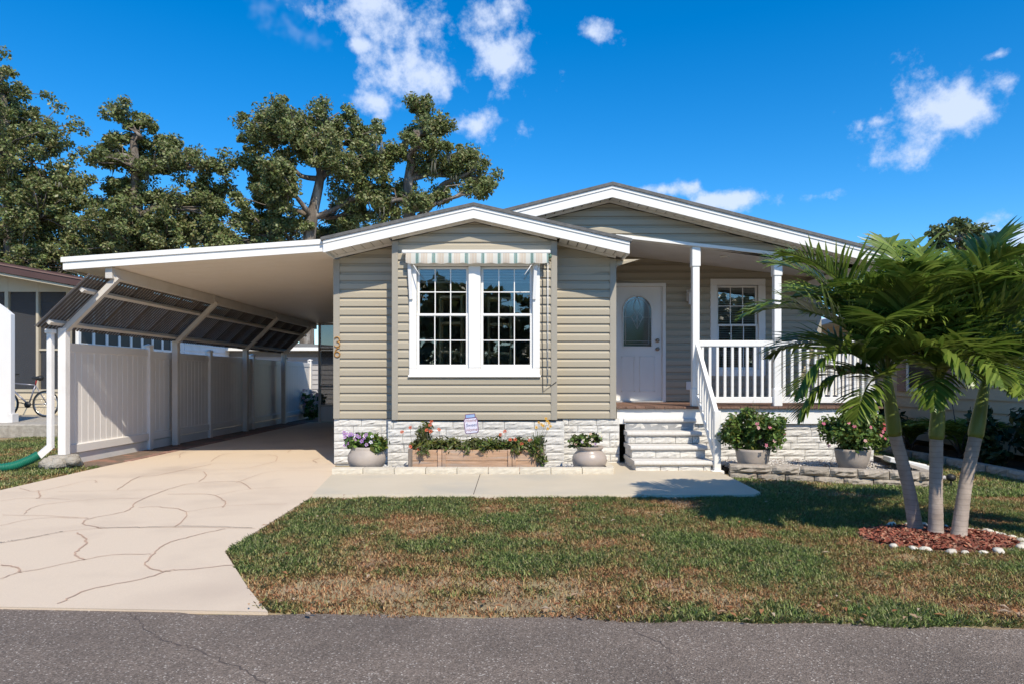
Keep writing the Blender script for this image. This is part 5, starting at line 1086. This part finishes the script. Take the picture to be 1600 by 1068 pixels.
mb = MB(); mb.box(-24, -11.8, NY + 2.6, NY + 2.7, .3, 4); mb.box(-24, -11.9, NY + .1, NY + 2.6, 3.64, 3.69); mb.build('porch_inner_wall', M['room'], nl)
mb = MB(); mb.prism([(NY + .12, .3), (34, .3), (34, 3.7), (NY + .12, 3.7)], -11.9, -11.8, 'x'); mb.build('side_wall', M['white2'], nl)
y = 18.3
for k in range(9):
    w_ = .62
    box('window_pane', M['black'], nl, -11.797, -11.79, y + .06, y + w_ - .06, 2.25, 3.4); 
    fr = MB(); fr.box(-11.8, -11.77, y - .05, y + .06, 2.2, 3.5); fr.box(-11.8, -11.771, y + .06, y + w_ - .05, 2.18, 2.25); fr.build('window_frame', M['white'], nl); y += w_
for k in range(11): MB().prism([(-11.765, .9 + k * .2), (-11.8, .9 + k * .2), (-11.8, 1.1 + k * .2), (-11.795, 1.1 + k * .2)], 24.2, 34, 'y').build('siding_board', M['white2'], nl)
ry = NY - .7
rfm = MB(); rfm.prism([(-24, 6.12), (-11.2, 3.80), (-11.2, 3.92), (-24, 6.24)], ry, 34.5); nroof = rfm.build('roof', M['brownroof'], nl)
MB().prism([(-24, 5.98), (-11.18, 3.66), (-11.18, 3.83), (-24, 6.15)], ry - .04, ry - .001).build('fascia', M['brownroof'], nroof)
MB().prism([(-24, 6.15), (-11.16, 3.835), (-11.16, 3.87), (-24, 6.19)], ry - .06, ry - .002).build('drip_edge', mat('brown_light', (.2, .12, .1)), nroof)
MB().prism([(-24, 5.9), (-11.3, 3.6), (-11.3, 3.66), (-24, 5.96)], ry + .01, NY + .1).build('soffit', M['creamlight'], nroof)
MB().bbox(-24, -9.9, 14.6, NY + .1, -.02, .3, b=.03).build('porch_slab', M['rubble'], nl)
wc = thing('white_column', (-11.6, 15.2, .3), 'white slanted top vinyl panel post at the edge of the neighbouring slab', 'post'); MB().prism([(-12.2, .3), (-11.26, .3), (-11.26, 2.72), (-11.43, 2.86), (-12.2, 3.4)], 15.1, 15.22).build('panel', M['vinyl'], wc); bbox('foot', M['vinyl'], wc, -11.3, -11.2, 15.06, 15.26, .3, .5)
# bicycle
bk = thing('bicycle', (-12.45, 17.2, .3), 'grey mountain bicycle with red seat post parked on the neighbouring slab', 'bicycle')
BY = 17.2; rz_ = .345
def wheel(cx):
    wv = MB(); ring = [(cx + math.cos(a) * .325, BY, .3 + rz_ + math.sin(a) * .325) for a in np.linspace(0, 6.2832, 33)]; wv.tube(ring, .022, 7, False); o = wv.build('tyre', M['rubber'], bk)
    rm_ = MB(); rm_.tube([(cx + math.cos(a) * .295, BY, .3 + rz_ + math.sin(a) * .295) for a in np.linspace(0, 6.2832, 33)], .011, 5, False); ro_ = rm_.build('rim', M['chrome'], bk); sp = MB()
    for k in range(18): a = k * .349; sp.tube([(cx, BY + .02 * (-1) ** k, .3 + rz_), (cx + math.cos(a) * .295, BY, .3 + rz_ + math.sin(a) * .295)], .0025, 3)
    sp.lathe([(.02, -.04), (.02, .04)], (cx, BY, .3 + rz_), 8, 'y'); sp.build('spokes', M['chrome'], bk)
rw, fw2 = -11.93, -12.97; zc = .3 + rz_; wheel(rw); wheel(fw2)
bb_ = (-12.37, BY, zc - .02); st_ = (-12.20, BY, 1.12); hd = (-12.80, BY, 1.17); hd2 = (-12.83, BY, 1.05)
fr = MB()
for a, b_, r in ((bb_, st_, .018), (bb_, hd2, .021), (st_, hd, .019), (st_, (rw, BY + .04, zc), .011), (bb_, (rw, BY + .04, zc), .012), (hd, hd2, .024), (hd2, (fw2, BY + .04, zc), .014)): fr.tube([a, b_], r, 8)
fr.build('frame', M['bikegrey'], bk); MB().tube([st_, (-12.16, BY, 1.27)], .015, 8).build('seat_post', M['red'], bk); 
MB().lathe([(0, -.14), (.03, -.12), (.05, 0), (.075, .08), (.06, .13), (0, .14)], (-12.15, BY, 1.30), 10, 'x').build('saddle', M['black'], bk)
hb = MB(); hb.tube([hd, (-12.86, BY, 1.36)], .015, 7); hb.tube([(-12.83, BY - .28, 1.40), (-12.87, BY, 1.37), (-12.83, BY + .28, 1.40)], .014, 7); hb.build('handlebar', M['black'], bk)
ck = MB(); ck.lathe([(.085, -.01), (.085, .01)], (bb_[0], BY - .04, bb_[2]), 16, 'y'); ck.bar((bb_[0], BY - .06, bb_[2]), (bb_[0] - .16, BY - .06, bb_[2] + .05), .02); ck.bbox(bb_[0] - .21, bb_[0] - .12, BY - .12, BY - .06, bb_[2] + .04, bb_[2] + .06); ck.build('crankset', M['black'], bk)
# house beyond the carport end
fh = thing('far_house', (-8, 29, 0), 'grey lap sided house with a white eave past the end of the fence', 'house')
box('wall', M['greysiding'], fh, -14, -4, 28.1, 36, 0, 2.2)
for k in range(11): MB().prism([(28.06, .05 + k * .2), (28.1, .05 + k * .2), (28.1, .25 + k * .2), (28.09, .25 + k * .2)], -14, -4, 'x').build('siding_board', M['greysiding'], fh)
MB().prism([(-14, 2.2), (-4, 2.2), (-4, 2.45), (-9, 2.75), (-14, 2.45)], 28, 36).build('gable', mat('dark_grey_siding', (.16, .155, .15)), fh); MB().bbox(-14.2, -3.8, 27.6, 36, 2.42, 2.56).build('eave', M['white'], fh)
fbsh = thing('flower_bush', (-6.35, 21.2, 0), 'pale pink flowering bush past the end of the fence', 'bush')
cen = [(-6.35 + random.uniform(-.3, .3), 21.2 + random.uniform(-.3, .3), random.uniform(.15, .75), .2) for _ in range(14)]; foliage(fbsh, cen, 900, .09, GREEN)
for k in range(40): flower(fbsh, (-6.35 + random.uniform(-.35, .35), 20.95 + random.uniform(-.1, .1), random.uniform(.15, .95)), .06, random.choice(((.75, .6, .58), (.7, .4, .42), (.8, .74, .7))), (.4, .3, .1))
ub = MB(); ub.bbox(-6.62, -6.46, 22.3, 22.5, 0, .75, b=.02); o = ub.build('utility_box', M['greybox']); tag(o, 'small green utility pedestal at the fence end', 'utility box')
# neighbour on the right
nr = thing('cream_house', (8, 14, 0), 'cream lap sided house with pink shutters behind the palms', 'house'); RX = 7.6
mb = MB(); mb.box(RX + .02, 14, 6.5, 26, .15, 2.55); mb.build('wall', M['cream'], nr)
for k in range(12): MB().prism([(RX - .012, .15 + k * .2), (RX + .02, .15 + k * .2), (RX + .02, .35 + k * .2), (RX + .01, .35 + k * .2)], 6.5, 26, 'y').build('siding_board', M['cream'], nr)
MB().prism([(RX - .55, 2.5), (RX - .55, 2.62), (11, 3.4), (14, 3.4), (14, 2.5)], 6.0, 26.5).build('roof', M['white2'], nr)
for y0 in (11.9, 16.5):
    fr = MB(); fr.box(RX - .035, RX - .013, y0, y0 + 1.0, 1.05, 1.12); fr.box(RX - .035, RX - .013, y0, y0 + 1.0, 2.1, 2.17); fr.box(RX - .034, RX - .014, y0, y0 + .07, 1.12, 2.1); fr.box(RX - .034, RX - .014, y0 + .93, y0 + 1.0, 1.12, 2.1); wo = fr.build('window', M['white'], nr); box('pane', M['black'], wo, RX - .02, RX - .015, y0 + .07, y0 + .93, 1.12, 2.1)
    for yy in (y0 - .34, y0 + 1.02):
        s_ = MB(); s_.box(RX - .03, RX - .013, yy, yy + .3, 1.05, 2.17)
        for k in range(18): s_.bar((RX - .034, yy + .03, 1.1 + k * .058), (RX - .034, yy + .27, 1.1 + k * .058), .012, .03)
        s_.build('shutter', M['pinkshutter'], nr)
MB().tube([(RX - .06, 14.0, 0), (RX - .06, 14.0, 2.5)], .05, 8).build('downpipe', M['greysiding'], nr)
re_ = thing('garden_edging', (6.45, 9, 0), 'row of grey edging stones along the bed of the cream house', 'edging')
y = 6.6
while y < 13: shared('edging_stone', random.choice(RS), re_, (6.42 + random.uniform(-.02, .02), y + .42, -.02), (0, 0, R(-90)), (.4, 1.0, .14)); y += .42
rb_ = thing('side_bed', (7, 9, 0), 'dark soil bed in front of the cream house', 'bed'); MB().box(6.5, 7.6, 6.5, 13, -.01, .05).build('bed_soil', M['soil'], rb_)
for k, (x, y, h, kind) in enumerate(((7.0, 9.6, .75, 0), (7.1, 10.6, .9, 1), (7.0, 8.6, .8, 0), (7.0, 11.8, .7, 1), (7.05, 7.7, .9, 0), (6.9, 12.6, .8, 0))):
    lab = ['dark leaved rounded shrub between the cream siding and edging stones', 'feathery fan leaved plant between the cream siding and edging stones'][kind]
    lab = ['dark rounded shrub under the first shuttered window of the cream house', 'feathery fan leaved plant below the nearer shuttered window', 'dark rounded shrub nearest the porch corner of the cream house bed', 'feathery fan leaved plant beyond the shuttered window', 'dark rounded shrub at the street end of the cream house bed', 'dark rounded shrub at the back end of the cream house bed'][k]
    t = thing('shrub', (x, y, .05), lab, 'shrub')
    cen = [(x + random.uniform(-.3, .3), y + random.uniform(-.35, .35), .05 + random.uniform(.15, h), .18) for _ in range(16)]; stems(t, (x, y, .05), [q[:3] for q in cen[:8]], .012)
    if kind == 0: foliage(t, cen, 900, .07, [(.025, .045, .014), (.035, .06, .018)])
    else:
        for q in range(9): frond(t, (x, y, .15), q * .7, R(60), h * 1.05, R(80), 700 + k * 20 + q, nl=26)
# ------------------------------------------------------------------ grass and litter
def vnoise(x, y, s, seed):
    r = np.random.default_rng(seed); g = r.random((256, 256)); u = x * s + 1000; v = y * s + 1000; i = np.floor(u).astype(int); j = np.floor(v).astype(int); fu = u - i; fv = v - j; fu = fu * fu * (3 - 2 * fu); fv = fv * fv * (3 - 2 * fv)
    a = g[i % 256, j % 256]; b = g[(i + 1) % 256, j % 256]; c = g[i % 256, (j + 1) % 256]; d = g[(i + 1) % 256, (j + 1) % 256]; return (a * (1 - fu) + b * fu) * (1 - fv) + (c * (1 - fu) + d * fu) * fv
def fb_(x, y, s, seed): return (vnoise(x, y, s, seed) * .5 + vnoise(x, y, s * 2.1, seed + 1) * .3 + vnoise(x, y, s * 4.7, seed + 2) * .2)
def inpoly(x, y, poly):
    c = np.zeros(len(x), bool); n = len(poly)
    for i in range(n):
        x0, y0 = poly[i]; x1, y1 = poly[(i + 1) % n]
        k = ((y0 > y) != (y1 > y)) & (x < (x1 - x0) * (y - y0) / ((y1 - y0) + 1e-12) + x0); c ^= k
    return c
LAWN = [(-1.40, road_edge(-1.4) + .02)] + [(x_, road_edge(x_) + .035 * math.sin(x_ * 7) * math.sin(x_ * 2.3) - .02) for x_ in np.arange(-1.2, 12, .15)] + [(12, road_edge(12)), (12, 7.0), (6.4, 7.0), (6.4, 13.0), (5.55, 13), (5.4, 9.9), (5.1, 7.93), (4.85, 7.9), (4.3, 8.08), (3.7, 8.33), (3.1, 8.55), (2.81, 8.6), (2.77, 7.42), (2.64, 7.25), (-2.15, 7.24), (-2.12, 5.0), (-1.62, 4.13)]
LEFT = [(-5.95, 9.7), (-5.9, 7.6), (-6.45, 5.2), (-7.45, 4.02), (-14, 4.0), (-14, 14.55), (-6.7, 14.55), (-6.7, 9.7)]
def grass(name, poly, bounds, dens, lmin, lmax, wid, seed, green_bias=0.0):
    x0, x1, y0, y1 = bounds; n = int((x1 - x0) * (y1 - y0) * dens); x = rng.uniform(x0, x1, n); y = rng.uniform(y0, y1, n); k = inpoly(x, y, poly)
    k &= ~(((x - bed_c[0] + .1) / .6) ** 2 + ((y - bed_c[1]) / .44) ** 2 < 1.0)
    x = x[k]; y = y[k]; p1 = fb_(x, y, 1.1, seed); p2 = fb_(x, y, 4.0, seed + 9); bare = fb_(x, y, 1.7, seed + 20)
    # how green: lush in the middle of the lawn, burnt along the road
    g = .58 + green_bias + (p1 - .5) * 1.5 + (p2 - .5) * 1.3 + rng.normal(0, .12, len(x))
    if name == 'lawn_grass':
        dist = y - road_edge(x); g -= .62 * np.exp(-((dist - .45) / .5) ** 2) * np.clip(1.15 - (x + 1.5) / 5.5, .25, 1.1); g -= .35 * np.exp(-((x - 1.4) / .9) ** 2 - ((y - 6.9) / .35) ** 2)
    keep = rng.random(len(x)) < np.clip(.35 + g * .9 + (bare - .42) * 1.2, .16, 1); x = x[keep]; y = y[keep]; g = g[keep]; n = len(x)
    g = np.clip(g + rng.normal(0, .16, n), 0, 1); brown = np.array([(.44, .23, .11), (.54, .36, .19), (.36, .16, .08)])[rng.integers(0, 3, n)]; gr_ = np.array([(.24, .33, .10), (.30, .37, .13), (.19, .27, .08), (.40, .40, .21)])[rng.integers(0, 4, n)]
    s = np.clip((g - .12) / .62, 0, 1)[:, None]; col = brown * (1 - s) + gr_ * s; col *= rng.uniform(.75, 1.25, (n, 1))
    L = .88 * rng.uniform(lmin, lmax, n) * (.65 + .6 * np.clip(g, 0, 1)); az_ = rng.uniform(0, 6.283, n); lean = rng.uniform(.5, 1.5, n); w = wid * rng.uniform(.7, 1.3, n)
    d = np.stack([np.cos(az_), np.sin(az_), np.zeros(n)], 1); sd = np.stack([-np.sin(az_), np.cos(az_), np.zeros(n)], 1); b = np.stack([x, y, np.zeros(n)], 1)
    up = np.array([0, 0, 1.0]); m_ = b + d * (L * .35 * np.sin(lean * .6))[:, None] + up * (L * .5 * np.cos(lean * .6))[:, None]; t = m_ + d * (L * .55 * np.sin(lean))[:, None] + up * (L * .5 * np.cos(lean))[:, None]
    V = np.stack([b - sd * w[:, None], b + sd * w[:, None], m_ + sd * w[:, None] * .9, t, m_ - sd * w[:, None] * .9], 1).reshape(-1, 3); Fq = np.arange(5 * n).reshape(n, 5); cc = np.repeat(col, 5, axis=0)
    o = np_mesh(name, V, Fq, M['grass'], cc); o['kind'] = 'stuff'; return o
grass('lawn_grass', LAWN, (-2.2, 6.0, 3.3, 7.3), 14500, .028, .06, .0023, 3)
grass('side_lawn_grass', LAWN, (2.6, 6.5, 7.3, 13), 4200, .035, .07, .0042, 4, .08)
grass('left_lawn_grass', LEFT, (-10.5, -5.85, 4.0, 14.6), 3600, .035, .08, .0045, 5, .05)
def litter():
    n = 150; x = np.concatenate([rng.uniform(-1.5, 4.2, 90), rng.uniform(-2.2, 4, 60)]); y = np.concatenate([road_edge(x[:90]) + rng.normal(.07, .06, 90), rng.uniform(3.8, 7.2, 60)]); V = []; Fq = []; cc = []
    for i in range(n):
        if i >= 90 and not inpoly(x[i:i + 1], y[i:i + 1], LAWN)[0]: continue
        a = rng.uniform(0, 6.283); s = rng.uniform(.015, .034); d = np.array([math.cos(a), math.sin(a), 0]); e = np.array([-math.sin(a), math.cos(a), 0]); c = np.array([x[i], y[i], .03 + rng.random() * .025]); u = np.array([0, 0, rng.uniform(.005, .018)])
        b = len(V); V += [c - d * s, c + e * s * .45 + u, c + d * s + u * .5, c - e * s * .45 + u]; Fq.append((b, b + 1, b + 2, b + 3)); col = np.array([(.42, .2, .09), (.5, .33, .2), (.32, .13, .06), (.55, .42, .3)][rng.integers(0, 4)]); cc += [col] * 4
    o = np_mesh('leaf_litter', V, Fq, M['leaf'], np.array(cc)); o['kind'] = 'stuff'
litter()
